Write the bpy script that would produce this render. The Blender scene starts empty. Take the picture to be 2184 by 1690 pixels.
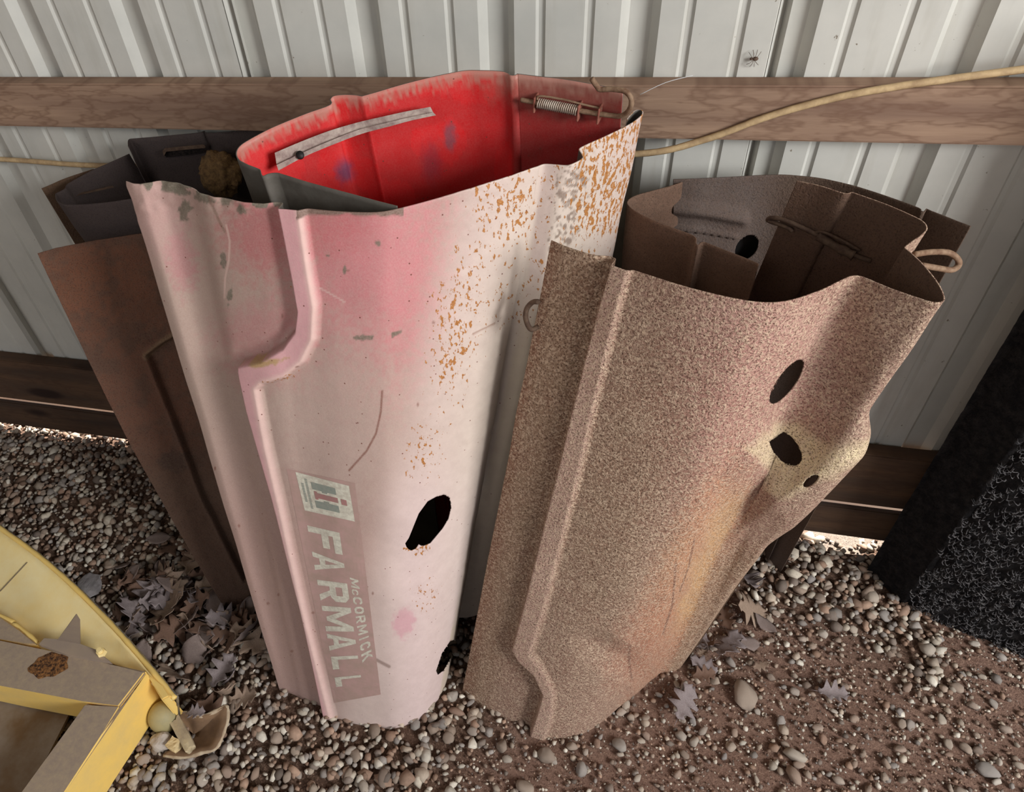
import bpy, bmesh, math, random
import numpy as np
from mathutils import Vector, Matrix
from mathutils.bvhtree import BVHTree
from mathutils import noise as mnoise
random.seed(7); rng = np.random.default_rng(7)
SC = bpy.context.scene
COL = SC.collection

# ------------------------------------------------------------------ camera
CPX, CPY, FPX = 930.0, 845.0, 1525.778
V1 = np.array([-5500. - CPX, 163. - CPY, FPX]); V2 = np.array([1125. - CPX, 2420. - CPY, FPX])
DN = V2/np.linalg.norm(V2); LF = V1/np.linalg.norm(V1)
AX, AZ = -LF, -DN; AY = np.cross(AZ, AX)
RCW = np.array([AX, AY, AZ])                       # camera (x right, y down, z forward) -> world
CAM = np.array([0., 0., 1.6])
cam_data = bpy.data.cameras.new('camera'); cam = bpy.data.objects.new('camera', cam_data); COL.objects.link(cam)
m = Matrix.Identity(4)
for r in range(3):
    m[r][0] = RCW[r, 0]; m[r][1] = -RCW[r, 1]; m[r][2] = -RCW[r, 2]; m[r][3] = CAM[r]
cam.matrix_world = m
cam_data.sensor_width = 36; cam_data.sensor_fit = 'HORIZONTAL'
cam_data.lens = FPX/2184*36; cam_data.shift_x = (1092 - CPX)/2184
cam_data.clip_start = .02; cam_data.clip_end = 200
SC.camera = cam

# ------------------------------------------------------------------ light
SC.view_settings.view_transform = 'Standard'; SC.view_settings.look = 'None'
SC.view_settings.gamma = 1; SC.view_settings.use_curve_mapping = False
SC.view_settings.exposure = 0.0
W = bpy.data.worlds.new('world'); SC.world = W; W.use_nodes = True
nt = W.node_tree; nt.nodes.clear()
wo = nt.nodes.new('ShaderNodeOutputWorld'); bg = nt.nodes.new('ShaderNodeBackground')
tc = nt.nodes.new('ShaderNodeTexCoord'); sx = nt.nodes.new('ShaderNodeSeparateXYZ'); cr = nt.nodes.new('ShaderNodeValToRGB')
nt.links.new(tc.outputs['Generated'], sx.inputs[0]); nt.links.new(sx.outputs['Z'], cr.inputs[0])
cr.color_ramp.elements[0].position = 0.0; cr.color_ramp.elements[0].color = (.95, .97, 1.0, 1)
cr.color_ramp.elements[1].position = .8; cr.color_ramp.elements[1].color = (.50, .66, 1.0, 1)
nt.links.new(cr.outputs[0], bg.inputs[0]); bg.inputs[1].default_value = .52
nt.links.new(bg.outputs[0], wo.inputs[0])
def sun(rot, e, col, ang=.01):
    d = bpy.data.lights.new('sun', 'SUN'); d.energy = e; d.color = col; d.angle = ang
    o = bpy.data.objects.new('sun', d); COL.objects.link(o); o.rotation_euler = rot
sun((math.radians(-48), 0, math.radians(-20)), 20.0, (1, .97, .92))
def area(loc, target, sx_, sy_, e, col):
    d = bpy.data.lights.new('bay_and_fill_light', 'AREA'); d.shape = 'RECTANGLE'; d.size = sx_; d.size_y = sy_; d.energy = e; d.color = col
    o = bpy.data.objects.new('bay_and_fill_light', d); COL.objects.link(o); o.location = loc
    o.rotation_euler = (Vector(target) - Vector(loc)).to_track_quat('-Z', 'Y').to_euler()
area((2.9, -.8, 2.15), (0, .9, .5), 1.3, 1.2, 165, (.96, .98, 1.0))      # open bay on the right
area((-1.3, -1.9, 2.7), (-.5, .7, .2), 1.8, 1.6, 26, (1.0, .96, .91))       # fill lamp added at front left, no opening known there

# ------------------------------------------------------------------ helpers
def ray(x, y): return RCW @ np.array([x - CPX, y - CPY, FPX])
def onz(x, y, z): r = ray(x, y); return CAM + r*((z - 1.6)/r[2])
def ony(x, y, Y): r = ray(x, y); return CAM + r*(Y/r[1])
def onpl(x, y, p, n):
    r = ray(x, y); n = np.array(n, float); return CAM + r*(np.dot(np.array(p) - CAM, n)/np.dot(r, n))
def proj(P):
    q = (P - CAM) @ RCW
    return CPX + FPX*q[..., 0]/q[..., 2], CPY + FPX*q[..., 1]/q[..., 2]
def S(r, g, b):
    f = lambda v: (v/255/12.92 if v/255 <= .04045 else ((v/255 + .055)/1.055)**2.4)
    return (f(r), f(g), f(b), 1)
def S3(r, g, b): return np.array(S(r, g, b)[:3])
def tag(o, label=None, cat=None, group=None, kind=None):
    if label: o['label'] = label
    if cat: o['category'] = cat
    if group: o['group'] = group
    if kind: o['kind'] = kind
    return o
def empty(name, loc=(0, 0, 0)):
    o = bpy.data.objects.new(name, None); COL.objects.link(o); o.location = loc; o.empty_display_size = .05; return o
def link(name, me, mats, parent=None):
    o = bpy.data.objects.new(name, me); COL.objects.link(o)
    for mm in (mats if isinstance(mats, (list, tuple)) else [mats]):
        if me.materials.find(mm.name) < 0: me.materials.append(mm)
    if parent:
        o.parent = parent; o.matrix_parent_inverse = Matrix.Translation(parent.location).inverted() if parent.type == 'EMPTY' else Matrix.Identity(4)
    return o
def mesh(name, verts, faces, mats, parent=None, smooth=False, uvs=None):
    me = bpy.data.meshes.new(name); me.from_pydata([tuple(map(float, v)) for v in verts], [], faces)
    if smooth: me.polygons.foreach_set('use_smooth', [True]*len(me.polygons))
    me.update()
    return link(name, me, mats, parent)
def from_bm(name, bm, mats, parent=None, smooth=False):
    bmesh.ops.recalc_face_normals(bm, faces=bm.faces[:])
    me = bpy.data.meshes.new(name); bm.to_mesh(me); bm.free()
    if smooth: me.polygons.foreach_set('use_smooth', [True]*len(me.polygons))
    return link(name, me, mats, parent)
def bm_box(bm, lo, hi, bev=0):
    lo = Vector(lo); hi = Vector(hi)
    r = bmesh.ops.create_cube(bm, size=1, matrix=Matrix.Translation((lo + hi)/2) @ Matrix.Diagonal((hi.x - lo.x, hi.y - lo.y, hi.z - lo.z, 1)))
    if bev:
        es = list({e for v in r['verts'] for e in v.link_edges})
        bmesh.ops.bevel(bm, geom=es, offset=bev, segments=2, affect='EDGES')
def prism(name, pts, vec, mats, parent=None, bev=0):
    """closed polygon pts extruded by vec"""
    bm = bmesh.new(); vs = [bm.verts.new(tuple(map(float, p))) for p in pts]; f = bm.faces.new(vs)
    r = bmesh.ops.extrude_face_region(bm, geom=[f]); ev = [g for g in r['geom'] if isinstance(g, bmesh.types.BMVert)]
    bmesh.ops.translate(bm, verts=ev, vec=Vector(tuple(map(float, vec))))
    if bev: bmesh.ops.bevel(bm, geom=bm.edges[:], offset=bev, segments=2, affect='EDGES')
    return from_bm(name, bm, mats, parent)
def smooth_line(pts, n=8):
    P = [np.array(p, float) for p in pts]; out = []
    for i in range(len(P) - 1):
        a = P[max(i-1, 0)]; b = P[i]; c = P[i+1]; d = P[min(i+2, len(P)-1)]
        for k in range(n):
            t = k/n
            out.append(.5*((2*b) + (-a+c)*t + (2*a-5*b+4*c-d)*t*t + (-a+3*b-3*c+d)*t**3))
    out.append(P[-1]); return np.array(out)
def tube(name, pts, r, mats, parent=None, seg=8, n=6, smooth=True, wob=0):
    L = smooth_line(pts, n) if n > 1 else np.array(pts, float)
    V = []; F = []; up = np.array([0.13, .31, .94]); N = len(L)
    T = np.gradient(L, axis=0); T /= np.linalg.norm(T, axis=1)[:, None] + 1e-9
    a = np.cross(T[0], up); a /= np.linalg.norm(a)
    for i in range(N):
        a = a - T[i]*np.dot(a, T[i]); a /= np.linalg.norm(a) + 1e-9; b = np.cross(T[i], a)
        rr = (r if np.isscalar(r) else r[0] + (r[1]-r[0])*i/(N-1))*(1 + wob*(random.random() - .5))
        for k in range(seg):
            t = 2*math.pi*k/seg; V.append(L[i] + rr*(a*math.cos(t) + b*math.sin(t)))
    for i in range(N-1):
        for k in range(seg):
            k2 = (k+1) % seg; F.append((i*seg+k, i*seg+k2, (i+1)*seg+k2, (i+1)*seg+k))
    F.append(tuple(range(seg-1, -1, -1))); F.append(tuple((N-1)*seg + k for k in range(seg)))
    return mesh(name, V, F, mats, parent, smooth)

# ------------------------------------------------------------------ materials
class M:
    def __init__(s, name):
        s.m = bpy.data.materials.new(name); s.m.use_nodes = True; s.t = s.m.node_tree
        s.b = s.t.nodes['Principled BSDF']; s.co = s.t.nodes.new('ShaderNodeTexCoord').outputs['Object']
    def n(s, ty, **kw):
        nd = s.t.nodes.new(ty)
        for k, v in kw.items(): setattr(nd, k, v)
        return nd
    def L(s, a, b): s.t.links.new(a, b)
    def noise(s, scale, detail=4, rough=.6, vec=None, dist=0, stretch=None):
        nd = s.n('ShaderNodeTexNoise'); nd.inputs['Scale'].default_value = scale; nd.inputs['Detail'].default_value = detail
        nd.inputs['Roughness'].default_value = rough; nd.inputs['Distortion'].default_value = dist
        v = vec or s.co
        if stretch:
            mp = s.n('ShaderNodeMapping'); mp.inputs['Scale'].default_value = stretch; s.L(v, mp.inputs[0]); v = mp.outputs[0]
        s.L(v, nd.inputs['Vector']); return nd.outputs[0]
    def vor(s, scale, feat='F1', out=0, vec=None):
        nd = s.n('ShaderNodeTexVoronoi', feature=feat); nd.inputs['Scale'].default_value = scale; s.L(vec or s.co, nd.inputs['Vector']); return nd.outputs[out]
    def ramp(s, x, stops, interp='LINEAR'):
        nd = s.n('ShaderNodeValToRGB'); nd.color_ramp.interpolation = interp; e = nd.color_ramp.elements
        while len(e) < len(stops): e.new(.5)
        for i, (p, c) in enumerate(stops):
            e[i].position = p; e[i].color = c if hasattr(c, '__len__') else (c, c, c, 1)
        s.L(x, nd.inputs[0]); return nd.outputs[0]
    def mix(s, f, a, b, mode='MIX'):
        nd = s.n('ShaderNodeMix', data_type='RGBA', blend_type=mode)
        for sock, v in ((nd.inputs[0], f), (nd.inputs[6], a), (nd.inputs[7], b)):
            if hasattr(v, 'is_linked'): s.L(v, sock)
            else: sock.default_value = v
        return nd.outputs[2]
    def math(s, op, a, b=0.0):
        nd = s.n('ShaderNodeMath', operation=op)
        for sock, v in ((nd.inputs[0], a), (nd.inputs[1], b)):
            if hasattr(v, 'is_linked'): s.L(v, sock)
            else: sock.default_value = v
        return nd.outputs[0]
    def attr(s, name, out=0):
        nd = s.n('ShaderNodeAttribute'); nd.attribute_name = name; return nd.outputs[out]
    def bump(s, h, dist, strength=1.0):
        nd = s.n('ShaderNodeBump'); nd.inputs['Distance'].default_value = dist; nd.inputs['Strength'].default_value = strength
        s.L(h, nd.inputs['Height'])
        if getattr(s, '_lb', None): s.L(s._lb, nd.inputs['Normal'])
        s._lb = nd.outputs[0]; s.L(nd.outputs[0], s.b.inputs['Normal'])
    def out(s, c=None, rough=.6, metal=0, spec=.4):
        if c is not None:
            if hasattr(c, 'is_linked'): s.L(c, s.b.inputs['Base Color'])
            else: s.b.inputs['Base Color'].default_value = c
        if hasattr(rough, 'is_linked'): s.L(rough, s.b.inputs['Roughness'])
        else: s.b.inputs['Roughness'].default_value = rough
        s.b.inputs['Metallic'].default_value = metal; s.b.inputs['Specular IOR Level'].default_value = spec
        return s.m
G = lambda v: (v, v, v, 1)

def mat_wall():
    k = M('white_painted_steel')
    n1 = k.noise(6, 5, .65); n2 = k.noise(70, 3, .7)
    c = k.mix(k.ramp(n1, [(.35, 0), (.7, 1)]), S(196, 193, 184), S(182, 180, 172))
    c = k.mix(k.ramp(n2, [(.70, 0), (.76, 1)]), c, S(120, 108, 92))
    st = k.noise(9, 4, .6, stretch=(3, 3, .35)); c = k.mix(k.math('MULTIPLY', k.ramp(st, [(.55, 0), (.8, 1)]), .35), c, S(150, 142, 125))
    k.bump(k.noise(30, 3), .0008, .4)
    return k.out(c, .42, 0, .5)
def mat_wood(name, c1, c2, c3, ax=(1.2, 14, 14)):
    k = M(name)
    w = k.noise(1.6, 3, .5, stretch=ax)
    wp = k.noise(1.0, 2, .5, stretch=(.9, 1, 9)); cmb = k.n('ShaderNodeCombineXYZ'); sp_ = k.n('ShaderNodeSeparateXYZ'); k.L(k.co, sp_.inputs[0])
    k.L(k.math('MULTIPLY', sp_.outputs[0], .25), cmb.inputs[0]); k.L(k.math('ADD', sp_.outputs[2], k.math('MULTIPLY', wp, .05)), cmb.inputs[2])
    ring = k.noise(38, 3, .55, vec=cmb.outputs[0]); fine = k.noise(170, 4, .7, stretch=(.05, 1, 1))
    c = k.mix(k.ramp(w, [(.35, 0), (.7, 1)]), c1, c3)
    c = k.mix(k.ramp(ring, [(.44, 0), (.5, .55), (.56, 0)]), c, c2)
    c = k.mix(k.math('MULTIPLY', k.ramp(fine, [(.4, 0), (.75, 1)]), .28), c, c2)
    # knots
    kn = k.n('ShaderNodeTexVoronoi'); kn.inputs['Scale'].default_value = 1.0; mk = k.n('ShaderNodeMapping'); mk.inputs['Scale'].default_value = (2.1, 3, 6.5); k.L(k.co, mk.inputs[0]); k.L(mk.outputs[0], kn.inputs['Vector'])
    c = k.mix(k.ramp(kn.outputs[0], [(.10, 1), (.16, 0)]), c, S(48, 34, 28))
    k.bump(fine, .0015, .5)
    return k.out(c, .8, 0, .2)
def mat_paint(name, rustc=S(186, 128, 72), dustamt=.25):
    """baked paint colours in 'Col', rust density in 'rust', fine grain on top"""
    k = M(name); col = k.attr('Col'); ru = k.attr('rust', 2)
    fine = k.noise(420, 3, .8); mid = k.noise(38, 5, .7)
    c = k.mix(k.math('MULTIPLY', k.ramp(mid, [(.35, 0), (.8, 1)]), dustamt), col, S(150, 122, 114))
    c = k.mix(k.math('MULTIPLY', k.ramp(fine, [(.35, 0), (.7, 1)]), dustamt*.9), c, S(208, 188, 174))
    sp = k.noise(115, 3, .62, stretch=(1.35, 1.35, .8))
    sp2 = k.noise(170, 2, .6, stretch=(1, 1, .7))
    lvl = k.math('ADD', k.math('ADD', k.math('MULTIPLY', sp, .72), k.math('MULTIPLY', sp2, .28)), k.math('MULTIPLY', k.math('SUBTRACT', ru, 1.0), .30))
    rm = k.ramp(lvl, [(.50, 0), (.53, 1)])
    rc = k.mix(k.ramp(fine, [(.4, 0), (.65, 1)]), rustc, S(140, 84, 36))
    c = k.mix(rm, c, rc)
    dots = k.vor(55); c = k.mix(k.ramp(dots, [(.045, 1), (.08, 0)]), c, S(112, 62, 52))
    k.bump(k.noise(22, 4, .6), .0022, .5); k.bump(fine, .0006, .35); k.bump(rm, .0006, .5)
    return k.out(c, k.ramp(mid, [(.3, .45), (.8, .68)]), 0, .38)
def mat_crust(name, ca, cb, cc, amt=1.0, inner=0.0):
    """rusty sheet under a granular crust of dust"""
    k = M(name); col = k.attr('Col')
    if inner: col = k.mix(inner, col, S(70, 50, 38))  # dark tone mixed in for the shade inside the hood
    g1 = k.noise(210, 3, .75, dist=.5); g2 = k.noise(420, 2, .7); mid = k.noise(20, 5, .65)
    c = k.mix(k.ramp(mid, [(.35, 0), (.7, .35)]), col, cb)
    c = k.mix(k.ramp(g1, [(.46, 0), (.60, .78*amt)]), c, ca)
    c = k.mix(k.ramp(g2, [(.36, .8*amt), (.47, 0)]), c, cc)
    k.bump(k.noise(16, 3), .003, .5); k.bump(g1, .0045, 1.0*amt); k.bump(g2, .0008, .5)
    return k.out(c, .85, 0, .2)
def mat_plain(name, c, c2=None, rough=.6, metal=0, scale=20, bump=.001, spec=.4, bs=80):
    k = M(name); cc = c
    if c2: cc = k.mix(k.ramp(k.noise(scale, 5, .65), [(.38, 0), (.66, 1)]), c, c2)
    k.bump(k.noise(bs, 4, .7), bump, .6)
    return k.out(cc, rough, metal, spec)
def mat_stone():
    k = M('gravel_stone'); a = k.attr('Col')
    n1 = k.noise(120, 4, .6); c = k.mix(k.math('MULTIPLY', k.ramp(n1, [(.35, 0), (.7, 1)]), .35), a, S(105, 84, 72))
    k.bump(k.noise(240, 4, .6), .0012, .5)
    return k.out(c, .8, 0, .25)
def mat_stone_part():
    k = M('loose_stone'); oi = k.n('ShaderNodeObjectInfo')
    c = k.ramp(oi.outputs['Random'], [(0, S(128, 114, 102)), (.2, S(178, 162, 145)), (.4, S(150, 146, 142)), (.6, S(188, 176, 160)), (.8, S(150, 122, 104)), (1, S(205, 196, 182))])
    n1 = k.noise(60, 5, .65); c = k.mix(k.math('MULTIPLY', k.ramp(n1, [(.35, 0), (.7, 1)]), .5), c, S(120, 92, 76))
    k.bump(k.noise(90, 4, .6), .002, .5)
    return k.out(c, .8, 0, .25)
def mat_dirt():
    k = M('red_dirt'); a = k.attr('Col')
    n1 = k.noise(160, 5, .75); n2 = k.noise(12, 4, .6)
    c = k.mix(k.ramp(n2, [(.35, 0), (.7, .5)]), a, S(112, 84, 70))
    c = k.mix(k.ramp(n1, [(.50, 0), (.70, .7)]), c, S(178, 146, 126))
    c = k.mix(k.ramp(k.noise(330, 3, .7), [(.34, .9), (.44, 0)]), c, S(58, 38, 32))
    k.bump(n1, .006, .8); k.bump(k.noise(500, 3), .002, .6)
    return k.out(c, .95, 0, .1)

MW = mat_wall()
MG = mat_wood('girt_wood', S(158, 130, 108), S(104, 76, 60), S(128, 102, 86))
MGD = mat_wood('skirt_wood', S(96, 72, 54), S(74, 54, 42), S(66, 54, 46))
MPINK = mat_paint('faded_red_paint'); MRED = mat_paint('red_primer_paint', S(120, 100, 92), .06)
MCRUST = mat_crust('crusted_brown_paint', S(206, 180, 154), S(140, 92, 78), S(84, 56, 44))
MCRIN = mat_crust('brown_rust_shaded', S(104, 80, 62), S(84, 58, 44), S(46, 32, 24), .55, .8)
MDARK = mat_crust('dark_rusted_steel', S(96, 78, 66), S(78, 54, 42), S(38, 28, 24), .5)
MGREY = mat_plain('dusty_grey_steel', S(98, 92, 84), S(76, 68, 60), .75, 0, 16)
MROD = mat_plain('rusty_rod', S(142, 116, 92), S(104, 74, 54), .75, .1, 90, .0008)
MRODD = mat_plain('dark_rusty_rod', S(98, 78, 62), S(70, 50, 40), .8, .1, 90, .0008)
MSPR = mat_plain('spring_wire', S(190, 176, 160), S(150, 124, 106), .5, .3, 60, .0003)
MCLIP = mat_plain('red_oxide_clip', S(150, 92, 76), S(120, 70, 56), .7, 0, 60, .0004)
MSTRAP = mat_plain('dusty_angle_iron', S(176, 160, 148), S(132, 110, 104), .8, 0, 60, .0015)
MSTONE = mat_stone(); MSTP = mat_stone_part(); MDIRT = mat_dirt()
MYEL = mat_plain('yellow_enamel', S(238, 200, 112), S(228, 196, 120), .5, 0, 8, .0006)
MYELD = mat_plain('dusty_yellow_enamel', S(246, 226, 170), S(242, 212, 138), .7, 0, 7, .0008)
MLET = mat_plain('decal_lettering', S(205, 200, 182), S(178, 168, 152), .75, 0, 120, .0002)
MLGR = mat_plain('decal_grey_green', S(128, 134, 124), S(142, 142, 130), .75, 0, 120, .0002)
MLRD = mat_plain('decal_faded_red', S(160, 112, 108), S(148, 116, 108), .75, 0, 120, .0002)
MDEC = mat_plain('decal_film', S(176, 142, 134), S(162, 136, 124), .6, 0, 30, .0004)
MCABLE = mat_plain('tan_cable', S(196, 168, 126), S(158, 130, 96), .7, 0, 40, .0008)
MNEST = mat_plain('tan_fibre', S(124, 96, 60), S(84, 62, 40), .95, 0, 120, .006)
MWEB = mat_plain('cobweb', G(.6), None, .9)

# ------------------------------------------------------------------ setting: ground, wall, boards, roof
def ground_h(x, y):
    return -.055*math.exp(-((x-.6)/.16)**2-((y-1.33)/.12)**2) - .02*math.exp(-((x+1.8)/.4)**2-((y-1.30)/.1)**2) + .006*mnoise.noise(Vector((x*5, y*5, 0))) + .003*mnoise.noise(Vector((x*17, y*17, 3)))
def dense(x, y):
    """0 = red dirt, 1 = packed gravel"""
    e = .12*mnoise.noise(Vector((x*4, y*4, 9)))
    a = min(1, max(0, (-.04 - x + .55*(y - .62) + e)/.18))
    b = min(1, max(0, (y - .98 + .35*(x - .3) + e)/.12)) if x < .78 else 0
    return max(a, b)
def build_floor():
    nx, ny = 250, 150; x0, x1, y0, y1 = -2.6, 1.9, -.3, 2.2
    V = []; Cc = []
    for j in range(ny+1):
        for i in range(nx+1):
            x = x0 + (x1-x0)*i/nx; y = y0 + (y1-y0)*j/ny
            V.append((x, y, ground_h(x, y) - .004)); d = dense(x, y)
            a = S3(134, 106, 92)*(1-d) + S3(84, 66, 54)*d; Cc += [*a, 1]
    F = [(j*(nx+1)+i, j*(nx+1)+i+1, (j+1)*(nx+1)+i+1, (j+1)*(nx+1)+i) for j in range(ny) for i in range(nx)]
    # far apron to the surroundings
    b = len(V); V += [(-14, -12, -.02), (14, -12, -.02), (14, 16, -.02), (-14, 16, -.02)]; F.append((b, b+1, b+2, b+3)); Cc += [.32, .27, .22, 1]*4
    o = mesh('floor', V, F, MDIRT, None, True); tag(o, kind='structure')
    at = o.data.color_attributes.new('Col', 'FLOAT_COLOR', 'POINT'); at.data.foreach_set('color', Cc)
    return o
FLOOR = build_floor()

WALLY = 1.25
def rib_profile(xa, xb):
    """inside face of the sheet: recessed channels every 229 mm with two small grooves between"""
    ev = []
    P = .2286; base = -1.152
    k0 = int(math.floor((xa - base)/P)) - 1
    for k in range(k0, k0 + 12):
        c = base + k*P
        ev += [(c-.030, 0), (c-.017, .019), (c+.017, .019), (c+.030, 0)]
        for q in (c + P*.32, c + P*.66): ev += [(q-.008, 0), (q-.0035, .004), (q+.0035, .004), (q+.008, 0)]
    ev = [e for e in ev if xa < e[0] < xb]
    return [(xa, 0)] + ev + [(xb, 0)]
wall = empty('wall_back', (0, WALLY, 0)); tag(wall, kind='structure')
segs = [(-4.39, -3.452), (-3.452, -2.538), (-2.538, -1.624), (-1.624, -.71), (-.71, .204), (.204, 1.118), (1.118, 2.032), (2.032, 2.946)]
for si, (xa, xb) in enumerate(segs):
    pr = rib_profile(xa - .012, xb + .004); off = .0015*(si % 2); t = .0012
    V = []; zs = [.30, 1.2, 3.0]
    for z in zs: V += [(x, WALLY + y + off, z) for x, y in pr]
    n = len(pr)
    for z in zs: V += [(x, WALLY + y + off + t, z) for x, y in pr]
    F = []
    for r in range(len(zs)-1):
        for i in range(n-1):
            a = r*n + i; F.append((a, a+1, a+n+1, a+n)); b = a + 3*n; F.append((b+n, b+n+1, b+1, b))
    for i in range(n-1):
        F.append((i+1, i, i+3*n, i+1+3*n))
    for r in range(2):
        F.append((r*n, (r+1)*n, (r+1)*n+3*n, r*n+3*n)); F.append((r*n+n-1, r*n+n-1+3*n, (r+1)*n+n-1+3*n, (r+1)*n+n-1))
    mesh('wall_sheet', V, F, MW, wall)
def board(name, lo, hi, mat, par=None):
    bm = bmesh.new(); bm_box(bm, lo, hi, .003); return from_bm(name, bm, mat, par)
g = board('trim_1', (-3.6, 1.211, 1.041), (2.6, 1.2495, 1.130), MG); tag(g, kind='structure')
g = board('trim_2', (-3.6, 1.211, .159), (2.6, 1.2495, .330), MGD); tag(g, kind='structure')
g = board('trim_3', (-3.6, 1.213, .028), (2.6, 1.2495, .138), MGD); tag(g, kind='structure')
def shell():
    MS = mat_plain('shed_lining', S(132, 124, 112), S(112, 104, 94), .7, 0, 4)
    tag(board('ceiling', (-4.5, -2.6, 3.0), (3.6, 1.6, 3.04), MS), kind='structure')
    tag(board('sky_block_left', (-4.5, -2.6, 0), (-4.45, 1.25, 3.0), MS), kind='structure')  # unseen side wall, added to keep the sky light dim at left
    tag(board('sky_block_right', (3.5, -2.6, 0), (3.55, 1.25, 3.0), MS), kind='structure')  # unseen side wall, added to cut sky light coming from the right
shell()

# ------------------------------------------------------------------ gravel
def ico(sub):
    bm = bmesh.new(); bmesh.ops.create_icosphere(bm, subdivisions=sub, radius=1)
    V = np.array([v.co[:] for v in bm.verts]); F = np.array([[v.index for v in f.verts] for f in bm.faces]); bm.free(); return V, F
def shapes(sub, n, amp, angular=.0):
    V, F = ico(sub); out = []
    for i in range(n):
        W_ = V.copy(); o = Vector(rng.uniform(-50, 50, 3))
        d = np.array([mnoise.noise(Vector(v)*1.1 + o) for v in V]); W_ *= (1 + amp*d)[:, None]
        for q in range(8):                      # flatten random facets
            nn = rng.normal(size=3); nn /= np.linalg.norm(nn); h = rng.uniform(.5, .85)
            s_ = W_ @ nn; W_ -= np.outer(np.maximum(s_ - h, 0)*.95, nn)
        out.append(W_)
    return out, F
PAL = np.array([S3(*c) for c in [(148, 130, 114), (176, 160, 142), (150, 142, 134), (190, 178, 160), (138, 112, 94), (118, 106, 96), (205, 196, 180), (160, 132, 112)]])
def stone_cloud(name, pts, sizes, sub, mat, zoff=.15, flat=.62):
    shp, F = shapes(sub, 24, .35); nv = len(shp[0]); nf = len(F); N = len(pts)
    VV = np.empty((N, nv, 3)); CC = np.empty((N, nv, 4)); CC[..., 3] = 1
    for i in range(N):
        s_ = sizes[i]; a = rng.uniform(0, 2*math.pi); ca, sa = math.cos(a), math.sin(a)
        v = shp[i % 24]*np.array([1.0, rng.uniform(.6, .95), rng.uniform(flat*.75, flat*1.2)])*s_
        t = rng.normal(0, .28); ct, st = math.cos(t), math.sin(t)
        v = np.stack([v[:, 0], v[:, 1]*ct - v[:, 2]*st, v[:, 1]*st + v[:, 2]*ct], 1)
        v = np.stack([v[:, 0]*ca - v[:, 1]*sa, v[:, 0]*sa + v[:, 1]*ca, v[:, 2]], 1)
        VV[i] = v + np.array([pts[i][0], pts[i][1], pts[i][2] + s_*zoff])
        CC[i, :, :3] = PAL[rng.integers(len(PAL))]*rng.uniform(.66, 1.25)
    FF = (F[None] + (np.arange(N)*nv)[:, None, None]).reshape(-1, 3)
    me = bpy.data.meshes.new(name); me.vertices.add(N*nv); me.vertices.foreach_set('co', VV.ravel())
    me.loops.add(len(FF)*3); me.loops.foreach_set('vertex_index', FF.ravel().astype(np.int32))
    me.polygons.add(len(FF)); me.polygons.foreach_set('loop_start', (np.arange(len(FF))*3).astype(np.int32))
    me.polygons.foreach_set('use_smooth', np.ones(len(FF), bool)); me.update(calc_edges=True)
    at = me.color_attributes.new('Col', 'FLOAT_COLOR', 'POINT'); at.data.foreach_set('color', CC.ravel())
    return tag(link(name, me, mat, FLOOR), kind='stuff')
P1 = []; S1 = []; P2 = []; S2 = []
y = -.06
while y < 1.62:
    x = -2.05
    while x < 1.25:
        xx = x + rng.uniform(-.007, .007); yy = y + rng.uniform(-.007, .007); d = dense(xx, yy)
        if .42 < x < .6 and False: pass
        if rng.random() < d*.97 + .36*(1-d):
            s_ = min(.024, max(.0038, rng.lognormal(math.log(.0102 if d > .4 else .0062), .36))); P1.append((xx, yy, ground_h(xx, yy) + rng.uniform(-.001, .004)*d)); S1.append(s_)
            if d > .6 and rng.random() < .4: P1.append((xx+.006, yy+.005, ground_h(xx, yy) + .007)); S1.append(s_*.7)
        x += .0172
    y += .0172
for _ in range(17000):
    xx = rng.uniform(-.7, 1.25); yy = rng.uniform(.2, 1.25)
    if dense(xx, yy) > .7: continue
    P2.append((xx, yy, ground_h(xx, yy))); S2.append(min(.008, rng.lognormal(math.log(.0028), .5)))
stone_cloud('gravel', P1, S1, 1, MSTONE)
stone_cloud('grit', P2, S2, 1 if len(P2) < 1 else 1, MSTONE, .3)
# individually built stones (largest in the photograph)
big, bF = shapes(2, 14, .3); SM = []
for i, v in enumerate(big):
    me = bpy.data.meshes.new('stone'); me.from_pydata([tuple(p*np.array([1, .82, .62])) for p in v], [], [tuple(map(int, f)) for f in bF])
    me.polygons.foreach_set('use_smooth', [True]*len(bF)); me.materials.append(MSTP); SM.append(me)
SPEC = [(1590, 1482, .040), (1697, 1612, .024), (1695, 1655, .022), (1322, 1590, .021), (965, 1487, .017), (975, 1520, .021), (1165, 1612, .023), (1560, 1412, .016), (1455, 1570, .016),
        (1640, 1270, .013), (1855, 1272, .022), (1885, 1312, .018), (2110, 1640, .022), (2145, 1555, .015), (1980, 1385, .022), (2040, 1465, .016), (1920, 1600, .014), (820, 1660, .022),
        (905, 1640, .016), (1070, 1590, .018), (590, 1575, .018), (745, 1655, .018), (1500, 1560, .014), (1940, 1545, .014), (2120, 1500, .012), (1335, 1505, .012), (1450, 1500, .012), (1765, 1250, .014), (2050, 1690, .016),
        (345, 1640, .018), (430, 1660, .018), (700, 1600, .016), (60, 960, .018), (140, 1000, .016), (1240, 1640, .018), (1010, 1560, .014), (1120, 1680, .02)]
def put_stone(x, y, s_, lift=.25):
    o = bpy.data.objects.new('stone', SM[rng.integers(len(SM))]); COL.objects.link(o); o.parent = FLOOR
    o.location = (x, y, ground_h(x, y) + s_*lift); o.rotation_euler = (rng.normal(0, .2), rng.normal(0, .2), rng.uniform(0, 6.28)); o.scale = (s_, s_*rng.uniform(.8, 1.05), s_*rng.uniform(.75, 1.1))
for px, py, s_ in SPEC:
    p = onz(px, py, s_*.3); put_stone(p[0], p[1], s_)
cnt = len(SPEC)
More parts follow.
